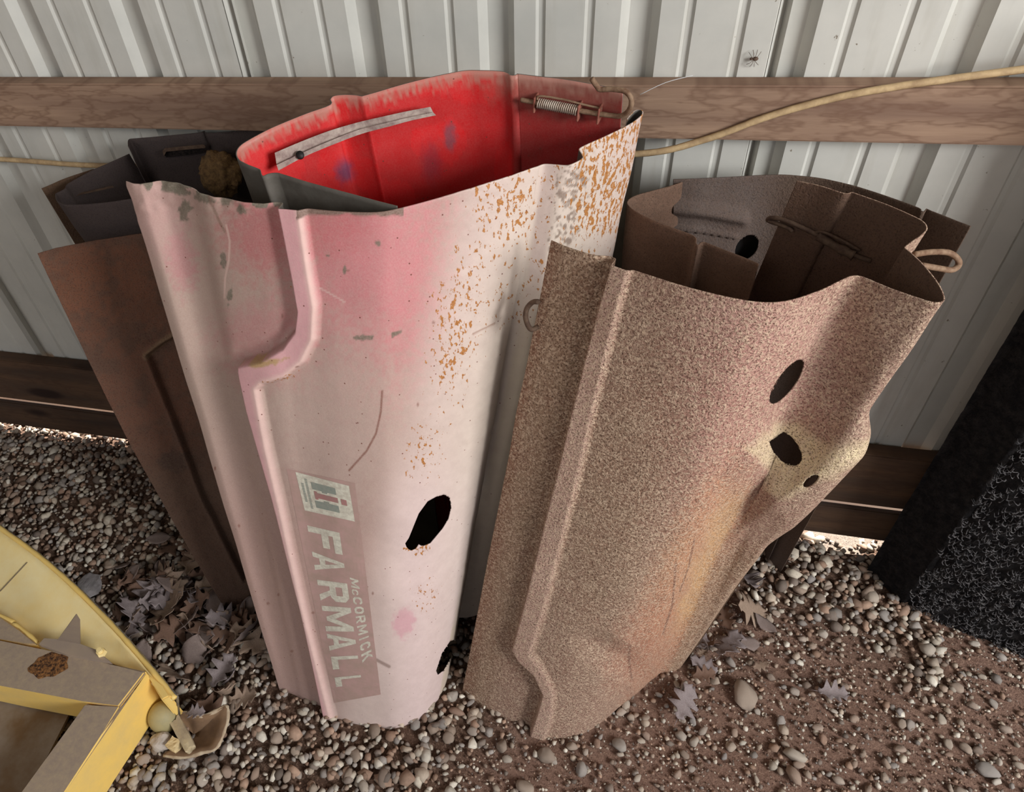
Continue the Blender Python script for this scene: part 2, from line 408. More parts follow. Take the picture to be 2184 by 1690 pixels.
while cnt < 298:
    px = rng.uniform(-10, 2190); py = rng.uniform(930, 1700); p = onz(px, py, 0)
    d = dense(p[0], p[1])
    if 620 < px < 1420 and py < 1500: continue
    if p[1] > 1.2: continue
    s_ = rng.uniform(.010, .017) if d > .5 else rng.uniform(.007, .0135)
    put_stone(p[0], p[1], s_, .3); cnt += 1

# ------------------------------------------------------------------ sheet-metal builder
def noise2(x, y, s, seed=0):
    """smooth value noise on arrays"""
    r = np.random.default_rng(seed).random((64, 64)); X = x/s; Y = y/s
    i = np.floor(X).astype(int); j = np.floor(Y).astype(int); u = X - i; v = Y - j; u = u*u*(3-2*u); v = v*v*(3-2*v)
    g_ = lambda a, b: r[a % 64, b % 64]
    return (g_(i, j)*(1-u)+g_(i+1, j)*u)*(1-v) + (g_(i, j+1)*(1-u)+g_(i+1, j+1)*u)*v
def sstep(a, b, x): t = np.clip((x-a)/(b-a), 0, 1); return t*t*(3-2*t)
def blob(X, Y, cx, cy, rx, ry, ang=0, soft=.5, ns=0, nseed=0):
    a = math.radians(ang); dx = X-cx; dy = Y-cy; u = (dx*math.cos(a)+dy*math.sin(a))/rx; v = (-dx*math.sin(a)+dy*math.cos(a))/ry
    d = np.sqrt(u*u+v*v)
    if ns: d = d + ns*(noise2(X, Y, 9, nseed) - .5) + ns*.7*(noise2(X, Y, 4, nseed+1) - .5)
    return 1 - sstep(1-soft, 1+soft, d)
def pdist(X, Y, path):
    """signed distance (left of path positive) to polyline"""
    P = np.array(path, float); best = np.full(X.shape, 1e9); sg = np.zeros(X.shape)
    for k in range(len(P)-1):
        a, b = P[k], P[k+1]; d = b-a; L2 = d@d
        t = ((X-a[0])*d[0]+(Y-a[1])*d[1])/L2
        tc_ = np.clip(t, 0, 1); qx = a[0]+tc_*d[0]; qy = a[1]+tc_*d[1]; dd = np.hypot(X-qx, Y-qy)
        cr_ = d[0]*(Y-a[1]) - d[1]*(X-a[0]); mk = dd < best - 1e-9
        best = np.where(mk, dd, best); sg = np.where(mk, np.sign(cr_), sg)
    return best*sg
def inpoly(X, Y, poly):
    r = np.zeros(X.shape, bool); n = len(poly)
    for k in range(n):
        x1, y1 = poly[k]; x2, y2 = poly[(k+1) % n]
        c = ((y1 > Y) != (y2 > Y)) & (X < (x2-x1)*(Y-y1)/(y2-y1+1e-12)+x1); r ^= c
    return r
def sheet(name, keys, nu, nv, mats, parent, disp=None, color=None, rust=None, holes=(), thick=.0016, flip=False, sharp=(), mid=None, pexp=1.0):
    """keys: list of (top3d, bottom3d); smooth section along keys, straight from top to bottom.
    disp/color/rust: functions of (X, Y) = position on the sheet as measured on the survey picture of its face."""
    T = np.array([k[0] for k in keys], float); B = np.array([k[1] for k in keys], float)
    # spline through keys, arc length resample; 'sharp' keys are corners
    br = [0] + sorted(sharp) + [len(keys)-1]; LT = []; LB = []
    for a, b in zip(br[:-1], br[1:]):
        if a == b: continue
        st = smooth_line(T[a:b+1], 12); sb = smooth_line(B[a:b+1], 12)
        if LT: st = st[1:]; sb = sb[1:]
        LT.append(st); LB.append(sb)
    LT = np.concatenate(LT); LB = np.concatenate(LB)
    s_ = np.r_[0, np.cumsum(np.linalg.norm(np.diff(LT, axis=0), axis=1) + .3*np.linalg.norm(np.diff(LB, axis=0), axis=1))]; q = np.linspace(0, s_[-1], nu)
    LT = np.stack([np.interp(q, s_, LT[:, i]) for i in range(3)], 1); LB = np.stack([np.interp(q, s_, LB[:, i]) for i in range(3)], 1)
    v = np.linspace(0, 1, nv)[:, None, None]
    P = LT[None]*(1-v) + LB[None]*v
    if mid is not None: P = P + mid(np.linspace(0, 1, nu)[None, :], v[:, :, 0])
    X, Y = proj(P)
    N = np.cross(np.gradient(P, axis=1), np.gradient(P, axis=0)); N /= np.linalg.norm(N, axis=2)[..., None] + 1e-12
    if flip: N = -N
    X0, Y0 = X, Y
    if disp is not None: P = P + N*disp(X, Y)[..., None]; X, Y = proj(P)
    # snap holes
    keep = np.ones((nv-1, nu-1), bool)
    if holes:
        dPi = np.gradient(P, axis=1); dPj = np.gradient(P, axis=0); dXi = np.gradient(X, axis=1); dXj = np.gradient(X, axis=0); dYi = np.gradient(Y, axis=1); dYj = np.gradient(Y, axis=0)
        det = dXi*dYj - dXj*dYi; cell = np.sqrt(np.abs(det)) + 1e-6
        for h in holes:
            H = np.array(h, float); best = np.full(X.shape, 1e9); qx = X.copy(); qy = Y.copy()
            for k in range(len(H)):
                a, b = H[k], H[(k+1) % len(H)]; d = b-a
                t = np.clip(((X-a[0])*d[0]+(Y-a[1])*d[1])/(d@d+1e-9), 0, 1); x_ = a[0]+t*d[0]; y_ = a[1]+t*d[1]; dd = np.hypot(X-x_, Y-y_)
                mk = dd < best; best = np.where(mk, dd, best); qx = np.where(mk, x_, qx); qy = np.where(mk, y_, qy)
            mk = (best < .6*cell) & (np.abs(det) > 1e-3)
            ex = np.where(mk, qx-X, 0); ey = np.where(mk, qy-Y, 0); dd_ = np.where(np.abs(det) > 1e-3, det, 1)
            di = (ex*dYj - ey*dXj)/dd_; dj = (ey*dXi - ex*dYi)/dd_
            P = P + dPi*di[..., None] + dPj*dj[..., None]; X = X + ex; Y = Y + ey
            cx = (X[:-1, :-1]+X[1:, :-1]+X[:-1, 1:]+X[1:, 1:])/4; cy = (Y[:-1, :-1]+Y[1:, :-1]+Y[:-1, 1:]+Y[1:, 1:])/4
            keep &= ~inpoly(cx, cy, h)
    idx = np.arange(nu*nv).reshape(nv, nu)
    F = np.stack([idx[:-1, :-1], idx[:-1, 1:], idx[1:, 1:], idx[1:, :-1]], -1)[keep]
    if flip: F = F[:, ::-1]
    me = bpy.data.meshes.new(name); me.vertices.add(nu*nv); me.vertices.foreach_set('co', P.reshape(-1))
    me.loops.add(len(F)*4); me.loops.foreach_set('vertex_index', F.ravel().astype(np.int32))
    me.polygons.add(len(F)); me.polygons.foreach_set('loop_start', (np.arange(len(F))*4).astype(np.int32))
    me.polygons.foreach_set('use_smooth', np.ones(len(F), bool)); me.update(calc_edges=True)
    cc = np.ones((nv, nu, 4))
    cc[..., :3] = color(X0, Y0) if color is not None else np.array([.3, .25, .22])
    at = me.color_attributes.new('Col', 'FLOAT_COLOR', 'POINT'); at.data.foreach_set('color', cc.ravel())
    ra = me.attributes.new('rust', 'FLOAT', 'POINT'); ra.data.foreach_set('value', (rust(X0, Y0) if rust is not None else np.zeros_like(X0)).ravel())
    # drop loose verts inside holes
    if holes:
        bm = bmesh.new(); bm.from_mesh(me); lv = [v_ for v_ in bm.verts if not v_.link_faces]; bmesh.ops.delete(bm, geom=lv, context='VERTS'); bm.to_mesh(me); bm.free()
    bvh = BVHTree.FromPolygons([tuple(p) for p in P.reshape(-1, 3)], [tuple(map(int, f)) for f in F])
    # give the sheet its thickness: solidify inwards with the inside material
    o = link(name, me, mats, parent)
    md = o.modifiers.new('thickness', 'SOLIDIFY'); md.thickness = thick; md.offset = -1; md.material_offset = len(mats) - 1 if isinstance(mats, (list, tuple)) else 0
    md.material_offset_rim = 0; md.use_even_offset = False
    return o, bvh
def surf(bvh, x, y, off=0.0, fallback=None):
    r = ray(x, y); d = Vector(tuple(r/np.linalg.norm(r)))
    loc, nrm, i, dist = bvh.ray_cast(Vector(tuple(CAM)), d)
    if loc is None: return np.array(fallback) if fallback is not None else None
    return np.array(loc) - np.array(d)*off
def mixc(c, m_, col): return c*(1-m_[..., None]) + np.array(col)*m_[..., None]

# ------------------------------------------------------------------ hood A: pink faded hood with lettering
def gp(x, y): return onz(x, y, 0.0) - np.array([0, 0, .004])
def kz(px, py, z, bx, by, bz=0.0): return (onz(px, py, z), onz(bx, by, bz) - np.array([0, 0, .006]))
def bead_fn(X, Y, Lp, Rp, reg_extra, h=.012, drop=.005, soft=5, gr=.004):
    region = Lp + reg_extra
    dL = np.abs(pdist(X, Y, Lp)); ins = inpoly(X, Y, region); dL = np.where(ins, dL, -dL)
    regR = Rp + reg_extra; dR = np.abs(pdist(X, Y, Rp)); dR = np.where(inpoly(X, Y, regR), dR, -dR)
    return h*sstep(-soft, soft, dL) - drop*sstep(-7, 9, dR) - (h - drop) - gr*np.exp(-((dL+14)/18)**2)*(1 - sstep(-6, 6, dL)), dL, dR
AL = [(582, 200), (590, 380), (596, 440), (612, 520), (628, 600), (638, 660), (632, 703), (605, 738), (560, 765), (513, 776), (513, 790), (530, 870), (580, 1050), (640, 1290), (690, 1525), (692, 1600)]
AR = [(637, 200), (643, 380), (648, 445), (665, 560), (680, 650), (676, 720), (652, 768), (612, 800), (566, 815), (556, 826), (578, 950), (622, 1150), (662, 1330), (712, 1525), (714, 1600)]
EXT = [(1500, 1600), (1500, 200)]
def a_disp(X, Y):
    d, dL, dR = bead_fn(X, Y, AL, AR, EXT, .019, .010, 4, .006)
    d = d + .0025*(noise2(X, Y, 90, 4) - .5)
    d = d + .004*(noise2(X, Y, 16, 5) - .5)*(1 - sstep(410, 520, Y))*(X < 600)        # crumpled rim
    d = d - .006*blob(X, Y, 860, 1190, 60, 50, 0, .9)                                  # buckled round the torn hole
    d = d + .0012*(noise2(X, Y, 14, 8) - .5)*(1 - sstep(800, 900, Y)*0)*sstep(900, 1000, X)
    return d
def a_col(X, Y):
    c = np.zeros(X.shape + (3,)) + S3(168, 136, 126)
    c = mixc(c, blob(X, Y, 420, 700, 260, 330, 10, .6), S3(170, 145, 132))
    c = mixc(c, .75*blob(X, Y, 560, 500, 90, 90, 0, .7, .5, 1), S3(176, 86, 92))
    c = mixc(c, .6*blob(X, Y, 560, 730, 95, 80, 0, .7, .5, 2), S3(178, 108, 112))
    c = mixc(c, .5*blob(X, Y, 380, 560, 26, 60, -8, .6, .8, 3), S3(176, 92, 106))
    c = mixc(c, .4*blob(X, Y, 330, 470, 60, 90, 0, .8, .4, 3), S3(200, 150, 148))
    c = mixc(c, .85*blob(X, Y, 790, 600, 150, 260, 8, .6, .5, 5), S3(198, 116, 122))
    c = mixc(c, .6*blob(X, Y, 700, 480, 80, 60, 0, .7, .5, 6), S3(190, 92, 98))
    c = mixc(c, .8*sstep(880, 1010, X + .25*(Y-600)), S3(210, 190, 180))
    c = mixc(c, .8*blob(X, Y, 720, 900, 150, 200, 0, .6, .4, 7), S3(182, 158, 146))
    c = mixc(c, .8*sstep(780, 900, X)*sstep(900, 1150, Y), S3(214, 190, 186))
    c = mixc(c, .6*blob(X, Y, 1130, 800, 120, 500, 12, .7), S3(216, 204, 184))
    dL = np.abs(pdist(X, Y, AL)); dR = np.abs(pdist(X, Y, AR)); ins = sstep(-3, 5, np.where(inpoly(X, Y, AL + EXT), dL, -dL))*(1 - sstep(-6, 6, np.where(inpoly(X, Y, AR + EXT), dR, -dR)))
    c = mixc(c, .85*ins, S3(216, 160, 164)); c = mixc(c, .7*ins*(1 - sstep(0, 18, dR)), S3(232, 206, 190))  # pink bead, with the highlight on its right edge painted cream
    cre = [(1158, 340), (1150, 380), (1120, 620), (1060, 900), (1000, 1150), (966, 1330)]; pr_ = -pdist(X, Y, cre)
    c = mixc(c, .7*sstep(-4, 10, pr_)*sstep(560, 800, Y), S3(198, 182, 156)); c = mixc(c, .5*sstep(-2, 8, pr_)*(1 - sstep(26, 44, pr_))*(1 - sstep(560, 700, Y)), S3(196, 172, 166))  # olive tone right of the crease, plus the crease shading painted as a strip
    c = mixc(c, .8*blob(X, Y, 1215, 450, 26, 95, 8, .5, 1.6, 91)*sstep(.45, .6, noise2(X, Y, 6, 92)), S3(104, 82, 66))
    # peeled primer along the rim and in patches
    g_ = S3(98, 92, 76)
    rimy = 384 + np.where(X < 600, (X-270)*.175, 0) + 0*X
    c = mixc(c, (X < 600)*(noise2(X, Y, 22, 11) > .45)*(1 - sstep(4, 12, Y - rimy - 14*noise2(X, Y, 15, 12))), g_)
    c = mixc(c, (X > 640)*(X < 860)*(1 - sstep(0, 5, Y - 452 - 9*noise2(X, Y, 20, 13))), S3(110, 84, 72))
    for (x, y, a, b, an) in [(382, 452, 11, 19, 5), (375, 413, 22, 6, 15), (425, 428, 30, 7, 15), (470, 430, 14, 12, 0), (508, 450, 14, 9, 10), (806, 521, 7, 5, 0), (775, 720, 22, 5, -4), (845, 712, 9, 5, -20), (700, 545, 4, 3, 0), (480, 640, 5, 16, 10), (466, 560, 7, 14, 0), (735, 575, 3, 8, 0)]:
        c = mixc(c, .9*blob(X, Y, x, y, a, b, an, .25, .9, 20), g_)
    for pth, w_, cc_, al in [([(815, 835), (812, 880), (802, 925), (782, 962), (745, 1003)], 2.0, S3(118, 66, 52), .85), ([(473, 485), (480, 520), (478, 560), (470, 600), (468, 640)], 2.0, S3(206, 172, 160), .8), ([(435, 422), (455, 470), (470, 500)], 2.5, S3(120, 92, 76), .7),
                            ([(683, 615), (735, 645)], 1.6, S3(214, 190, 180), .5), ([(720, 1073), (760, 1092)], 2, S3(140, 92, 74), .6), ([(803, 1408), (830, 1422)], 3, S3(112, 84, 74), .7), ([(1008, 712), (1055, 690)], 1.8, S3(140, 96, 76), .7)]:
        c = mixc(c, al*(1 - sstep(w_*.6, w_*1.6, np.abs(pdist(X, Y, pth)))), cc_)
    c = mixc(c, .8*blob(X, Y, 862, 1328, 22, 32, 20, .3, .5, 9), S3(204, 150, 158))
    c = mixc(c, .9*blob(X, Y, 568, 768, 40, 7, -10, .4, .8, 15), S3(176, 142, 84))
    for k in range(26):
        x_, y_ = rng.uniform(300, 1000), rng.uniform(480, 1500); c = mixc(c, .7*blob(X, Y, x_, y_, rng.uniform(2, 4), rng.uniform(2, 5), 0, .4), S3(120, 70, 56))
    return c
def a_rust(X, Y):
    r = .72*sstep(930, 1020, X)*(1 - sstep(620, 1000, Y))
    r = np.maximum(r, 0.9*blob(X, Y, 1080, 440, 120, 120, 0, .7)); r = np.maximum(r, 1.0*sstep(1185, 1240, X)*(1 - sstep(480, 560, Y)))
    r = np.maximum(r, .9*blob(X, Y, 970, 700, 70, 260, 8, .8)); r = np.maximum(r, .85*blob(X, Y, 910, 960, 60, 90, 10, .8)); r = np.maximum(r, 0.95*blob(X, Y, 893, 1172, 36, 22, 0, .5))
    r = np.maximum(r, .75*blob(X, Y, 910, 1270, 60, 60, 0, .8)); r = np.maximum(r, .35*blob(X, Y, 760, 800, 400, 700, 0, .8)); r = np.maximum(r, .9*blob(X, Y, 600, 805, 50, 12, -15, .6))
    return r
hoodA = empty('tractor_hood', onz(760, 1500, 0) * np.array([1, 1, 0]))
tag(hoodA, 'faded pink red tractor hood with white lettering decal, leaning upright on the gravel', 'tractor hood')
ZA = 1.15
keysA = [kz(258, 390, ZA, 592, 1482), kz(290, 397, ZA, 600, 1484), kz(340, 391, ZA, 614, 1488), kz(385, 400, ZA, 628, 1494), kz(430, 420, ZA, 642, 1502), kz(530, 438, ZA, 670, 1516), kz(592, 440, ZA, 690, 1523), kz(640, 444, ZA, 706, 1528), kz(720, 452, ZA, 740, 1540),
         kz(800, 453, ZA, 800, 1551), kz(850, 445, ZA, 845, 1553), kz(930, 424, ZA, 895, 1535), kz(1000, 403, ZA, 925, 1505), kz(1080, 378, ZA, 946, 1470), kz(1130, 361, ZA, 958, 1430), kz(1150, 355, ZA, 968, 1375)]
kA2 = [(1150, 355, 966, 1318), (1163, 351, 972, 1318), (1185, 352, 985, 1318), (1210, 353, 1000, 1317), (1228, 347, 1018, 1312), (1243, 337, 1032, 1306), (1241, 327, 1040, 1302), (1237, 318, 1052, 1298), (1252, 309, 1072, 1288),
       (1300, 288, 1105, 1262), (1345, 266, 1140, 1235), (1367, 250, 1158, 1215), (1373, 240, 1163, 1200), (1367, 234, 1158, 1190), (1352, 236, 1148, 1180), (1336, 252, 1140, 1170)]
keysA2 = [(onz(a, b, ZA), onz(c_, d_, .055)) for a, b, c_, d_ in kA2]
holeA = [(880, 1128), (893, 1096), (912, 1070), (930, 1060), (948, 1055), (960, 1062), (963, 1085), (957, 1108), (945, 1128), (930, 1146), (918, 1160), (903, 1166), (893, 1163), (886, 1172), (876, 1176), (868, 1170), (864, 1160), (872, 1148)]
holeB = [(930, 1432), (942, 1395), (960, 1368), (970, 1364), (974, 1376), (962, 1405), (948, 1430), (934, 1441)]
shellA, bvA = sheet('side_panel', keysA, 520, 500, [MPINK, MGREY], hoodA, a_disp, a_col, a_rust, [holeA, holeB], flip=True)
def a2_disp(X, Y): return 0*X + .0025*(noise2(X, Y, 90, 4) - .5)
sheetA2, bvA2 = sheet('front_panel', keysA2, 260, 420, [MPINK, MGREY], hoodA, lambda X, Y: a2_disp(X, Y), a_col, a_rust, flip=True)
tag(sheetA2, 'rust-freckled panel with a folded groove')
# lettering decal
def quadmap(q, s, t):
    a, b, c_, d_ = [np.array(p, float) for p in q]      # s0t0, s1t0, s1t1, s0t1
    return a*(1-s)*(1-t) + b*s*(1-t) + c_*s*t + d_*(1-s)*t
def stick(name, polys, q, mat, parent, off, bv=bvA, res=.04):
    """flat print: polygons in unit decal coordinates laid on the sheet"""
    bm = bmesh.new()
    for P in polys:
        vs = [bm.verts.new((p[0], p[1], 0)) for p in P]; bm.faces.new(vs)
    bmesh.ops.triangulate(bm, faces=bm.faces[:])
    for _ in range(4):
        es = [e for e in bm.edges if e.calc_length() > res]
        if not es: break
        bmesh.ops.subdivide_edges(bm, edges=es, cuts=1); bmesh.ops.triangulate(bm, faces=bm.faces[:])
    for v_ in bm.verts:
        p = quadmap(q, v_.co.x, v_.co.y); w_ = surf(bv, p[0], p[1], off)
        v_.co = Vector(tuple(w_)) if w_ is not None else Vector((0, 0, -1))
    for f in [f for f in bm.faces if any(v_.co.z < -.5 for v_ in f.verts)]: bm.faces.remove(f)
    me = bpy.data.meshes.new(name); bm.to_mesh(me); bm.free(); return link(name, me, mat, parent)
R_ = lambda x0, y0, x1, y1: [(x0, y0), (x1, y0), (x1, y1), (x0, y1)]
def lerp_poly(P, x0, x1, y0=0, y1=1): return [(x0+(x1-x0)*a, y0+(y1-y0)*b) for a, b in P]
w = .26
GL = {'F': [R_(0, 0, w, 1), R_(w, .76, 1, 1), R_(w, .40, .85, .62)],
      'A': [[(0, 0), (.27, 0), (.56, 1), (.38, 1)], [(.73, 0), (1, 0), (.62, 1), (.44, 1)], R_(.24, .2, .78, .38)],
      'R': [R_(0, 0, w, 1), R_(w, .80, .78, 1), R_(w, .38, .78, .58), [(.70, .40), (.78, .38), (1, .52), (1, .86), (.78, 1), (.70, .98)], [(.45, .38), (.70, .38), (1, 0), (.70, 0)]],
      'M': [R_(0, 0, .2, 1), R_(.8, 0, 1, 1), [(.2, 1), (.06, 1), (.42, .1), (.54, .1), (.54, .32)], [(.8, 1), (.94, 1), (.58, .1), (.46, .1), (.46, .32)]],
      'L': [R_(0, 0, w, 1), R_(w, 0, 1, .24)],
      'C': [R_(0, .22, w, .78), [(0, .22), (.25, 0), (.45, .2), (w, .36)], [(0, .78), (.25, 1), (.45, .8), (w, .64)], R_(.25, 0, .8, .2), R_(.25, .8, .8, 1), [(.78, 0), (1, .18), (1, .34), (.76, .34), (.72, .2)], [(.78, 1), (1, .82), (1, .66), (.76, .66), (.72, .8)]],
      'O': [R_(0, .22, w, .78), R_(1-w, .22, 1, .78), R_(.25, 0, .75, .2), R_(.25, .8, .75, 1), [(0, .22), (.25, 0), (.45, .2), (w, .36)], [(0, .78), (.25, 1), (.45, .8), (w, .64)], [(1, .22), (.75, 0), (.55, .2), (1-w, .36)], [(1, .78), (.75, 1), (.55, .8), (1-w, .64)]],
      'I': [R_(.3, 0, .7, 1)], 'K': [R_(0, 0, w, 1), [(w, .35), (w, .62), (.7, 1), (1, 1)], [(.38, .55), (.58, .68), (1, 0), (.7, 0)]]}
decal = stick('decal', [R_(0, 0, 1, 1)], [(611, 1000), (712, 1500), (812, 1482), (757, 1031)], MDEC, shellA, .0005, res=.05)
tag(decal, 'faded reddish decal strip with pale lettering and square logo')
qF = [(655, 1121), (717, 1466), (772, 1459), (724, 1137)]
pF = [1121, 1171, 1176, 1215, 1236, 1280, 1291, 1345, 1350, 1386, 1399, 1426, 1443, 1463]
word = 'FARMALL'
for i, ch in enumerate(word):
    a = (pF[2*i]-1121)/342; b = (pF[2*i+1]-1121)/342
    stick('letter', [lerp_poly(P, a, b) for P in GL[ch]], qF, MLET, shellA, .001, res=.06)
qM = [(746, 1232), (773, 1415), (795, 1402), (764, 1238)]
cx_ = [(0, .115, 'M', 1), (.135, .20, 'C', .72), (.225, .315, 'C', 1), (.345, .43, 'O', 1), (.455, .54, 'R', 1), (.57, .68, 'M', 1), (.705, .755, 'I', 1), (.785, .865, 'C', 1), (.90, 1.0, 'K', 1)]
for a, b, ch, h in cx_: stick('letter', [lerp_poly(P, a, b, 0, h) for P in GL[ch]], qM, MLET, shellA, .001, res=.06)
qI = [(630, 1007), (650, 1089), (757, 1113), (744, 1037)]
logo = stick('logo', [R_(0, 0, 1, 1)], qI, MLET, shellA, .001, res=.1)
stick('emblem', [R_(.17, .26, .36, .72), R_(.66, .26, .85, .72), R_(.36, .44, .40, .54), R_(.62, .44, .66, .54)], qI, MLGR, shellA, .0016, res=.1)
stick('emblem', [R_(.44, .28, .58, .73), R_(.40, .28, .62, .34), R_(.44, .79, .60, .90)], qI, MLRD, shellA, .0017, res=.1)
tiny = []
for row, (t0, xs_) in enumerate([(.145, .12), (.06, .26)]):
    x = xs_
    while x < 1 - xs_:
        tiny.append(R_(x, t0, x+.028, t0+.045)); x += .042
stick('small_print', tiny, qI, MLGR, shellA, .0016, res=.1)

# ------------------------------------------------------------------ hood B: red-lined hood behind A
hoodB = empty('tractor_hood', (-.28, 1.0, 0)); tag(hoodB, 'tractor hood with bright red inside and spring latch, behind the pink hood', 'tractor hood')
def zB(px, py): 
    p = onz(px, py, 1.15); return 1.15 + .06*max(0, p[1] - .8)/.4
def kB(px, py, bx, by, dz=0): return (onz(px, py, zB(px, py) + dz), np.array([bx, by, .0]))
kb = [(1312, 292, .02, 1.13), (1330, 196, .0, 1.15), (1290, 184, -.03, 1.155), (1200, 168, -.09, 1.165), (1112, 158, -.15, 1.17), (1103, 158, -.155, 1.165), (1098, 160, -.16, 1.15), (1090, 160, -.165, 1.15), (1084, 156, -.168, 1.165),
      (1070, 152, -.17, 1.175), (1030, 150, -.19, 1.175), (985, 151, -.22, 1.17), (910, 166, -.27, 1.15), (840, 185, -.32, 1.12), (780, 202, -.36, 1.09), (772, 204, -.362, 1.08), (760, 202, -.37, 1.08), (735, 201, -.39, 1.075), (712, 204, -.405, 1.07), (703, 212, -.41, 1.065), (702, 224, -.41, 1.06),
      (650, 243, -.44, 1.03), (580, 272, -.48, .99), (530, 298, -.505, .95), (510, 312, -.51, .93), (503, 326, -.50, .91), (508, 340, -.485, .89), (525, 351, -.47, .88), (549, 361, -.45, .87), (553, 364, -.445, .865), (556, 374, -.44, .855), (562, 376, -.435, .853), (575, 371, -.43, .855), (590, 370, -.42, .855), (605, 374, -.40, .85),
      (680, 396, -.40, .87), (760, 418, -.37, .87), (846, 441, -.33, .87)]
keysB = [kB(*k) for k in kb[1:]]
def b_col(X, Y):
    c = np.zeros(X.shape + (3,)) + S3(205, 24, 28)
    c = mixc(c, .7*(noise2(X, Y, 60, 31) > .55), S3(186, 28, 30))
    c = mixc(c, .65*sstep(1088, 1100, X), S3(118, 40, 36)); c = mixc(c, .6*blob(X, Y, 1200, 200, 150, 45, 10, .6, .4, 3), S3(142, 92, 78))
    c = mixc(c, .8*blob(X, Y, 960, 290, 12, 28, 0, .6, .6, 3), S3(122, 66, 78)); c = mixc(c, .8*blob(X, Y, 735, 365, 18, 22, 0, .6, .4, 3), S3(84, 56, 90))
    c = mixc(c, .5*blob(X, Y, 920, 345, 20, 40, 0, .6, .4, 3), S3(120, 44, 60))
    rim = 0*X + 1e9
    P = [(k[0], k[1]) for k in kb if True][1:26]
    d = np.abs(pdist(X, Y, P)); c = mixc(c, .8*(1 - sstep(3, 34, d + 26*(noise2(X, Y, 7, 33) - .5) + 14*(noise2(X, Y, 3, 34)-.5))), S3(176, 128, 112))
    return c
sheetB, bvB = sheet('shell', keysB, 700, 160, [MGREY, MRED], hoodB, lambda X, Y: .0015*(noise2(X, Y, 50, 2) - .5), b_col, lambda X, Y: .25 + 0*X, flip=True)
def strip_on(name, top, bot, bv, mat, parent, off, th, n=4):
    T = smooth_line([surf(bv, *p, off) for p in top], n); Bm = smooth_line([surf(bv, *p, off) for p in bot], n)
    N = len(T); V = []; F = []
    for i in range(N):
        u = T[i] - CAM; u /= np.linalg.norm(u)
        V += [T[i], Bm[i], Bm[i] + u*th, T[i] + u*th]
    for i in range(N-1):
        for k in range(4): F.append((i*4+k, i*4+(k+1) % 4, i*4+4+(k+1) % 4, i*4+4+k))
    F += [(0, 1, 2, 3), (N*4-1, N*4-2, N*4-3, N*4-4)]
    bm = bmesh.new(); vs = [bm.verts.new(tuple(v_)) for v_ in V]
    for f in F: bm.faces.new([vs[i] for i in f])
    return from_bm(name, bm, mat, parent)
top = [(586, 326), (640, 303), (700, 280), (760, 262), (820, 248), (870, 237), (918, 228)]
midl = [(590, 352), (645, 326), (705, 300), (765, 277), (825, 262), (875, 250), (924, 240)]
bot = [(594, 364), (650, 334), (712, 308), (770, 286), (830, 270), (878, 257), (930, 246)]
def shift_toward(P, d):
    return P
a1 = strip_on('brace', top, midl, bvB, MSTRAP, hoodB, .026, .003)
a2 = strip_on('brace_flange', midl, bot, bvB, MSTRAP, a1, .034, .006)
tag(a1, 'curved dusty angle iron brace')
p_ = surf(bvB, 640, 331, .036); bm = bmesh.new(); q_ = Vector(tuple(RCW @ np.array([0, 0, 1.]))).to_track_quat('Z', 'Y').to_matrix().to_4x4()
bmesh.ops.create_cone(bm, segments=16, radius1=.006, radius2=.006, depth=.004, cap_ends=True, matrix=Matrix.Translation(tuple(p_)) @ q_); from_bm('bolt_hole', bm, mat_plain('hole_black', S(26, 22, 20)), a1, True)
# spring latch
def pts_on(bv, P, off): 
    out = []
    for p in P:
        s_ = surf(bv, p[0], p[1], off if len(p) < 3 else p[2]); out.append(s_)
    return out
def plane_of(bv, a, b, c_):
    A, B_, C_ = [surf(bv, *p) for p in (a, b, c_)]; n_ = np.cross(B_-A, C_-A); n_ /= np.linalg.norm(n_)
    if np.dot(n_, CAM - A) < 0: n_ = -n_
    return A, n_
pA, pN = plane_of(bvB, (1120, 185), (1295, 205), (1200, 290))
def onB(x, y, off): return onpl(x, y, pA + pN*off, pN)
latch = tube('latch_rod', [onB(1111, 213, .012), onB(1150, 220, .012), onB(1240, 237, .012), onB(1300, 246, .012), onB(1325, 247, .014), onB(1341, 236, .018), onB(1347, 218, .02), onB(1342, 203, .02), onB(1328, 193, .018), onB(1300, 190, .016), onB(1280, 191, .016), onB(1273, 184, .018), onB(1262, 168, .022)], .0036, MROD, hoodB, 10, 8, wob=.12)
sp = []
c0 = onB(1148, 220, .012); c1 = onB(1233, 236, .012); ax = (c1-c0); LN = np.linalg.norm(ax); ax /= LN; u_ = np.cross(ax, pN); v__ = pN
for i in range(20*10+1):
    t = i/200; a = t*20*2*math.pi; sp.append(c0 + ax*LN*t + .0066*(u_*math.cos(a) + v__*math.sin(a)))
tube('spring', sp, .0011, MSPR, latch, 5, 1)
tube('return_rod', [onB(1146, 213, .014), onB(1152, 205, .012), onB(1200, 212, .010), onB(1240, 222, .008), onB(1284, 232, .006)], .0016, MROD, latch, 6, 4)
for px_, py_ in [(1143, 219), (1236, 237), (1279, 243)]:
    c_ = onB(px_, py_, .008); bm = bmesh.new(); rot = Matrix((tuple(ax), tuple(u_), tuple(pN))).transposed().to_4x4()
    r = bmesh.ops.create_cube(bm, size=1, matrix=Matrix.Translation(tuple(c_)) @ rot @ Matrix.Diagonal((.003, .024, .018, 1))); bmesh.ops.bevel(bm, geom=bm.edges[:], offset=.001, segments=1, affect='EDGES'); from_bm('clip', bm, MCLIP, latch)

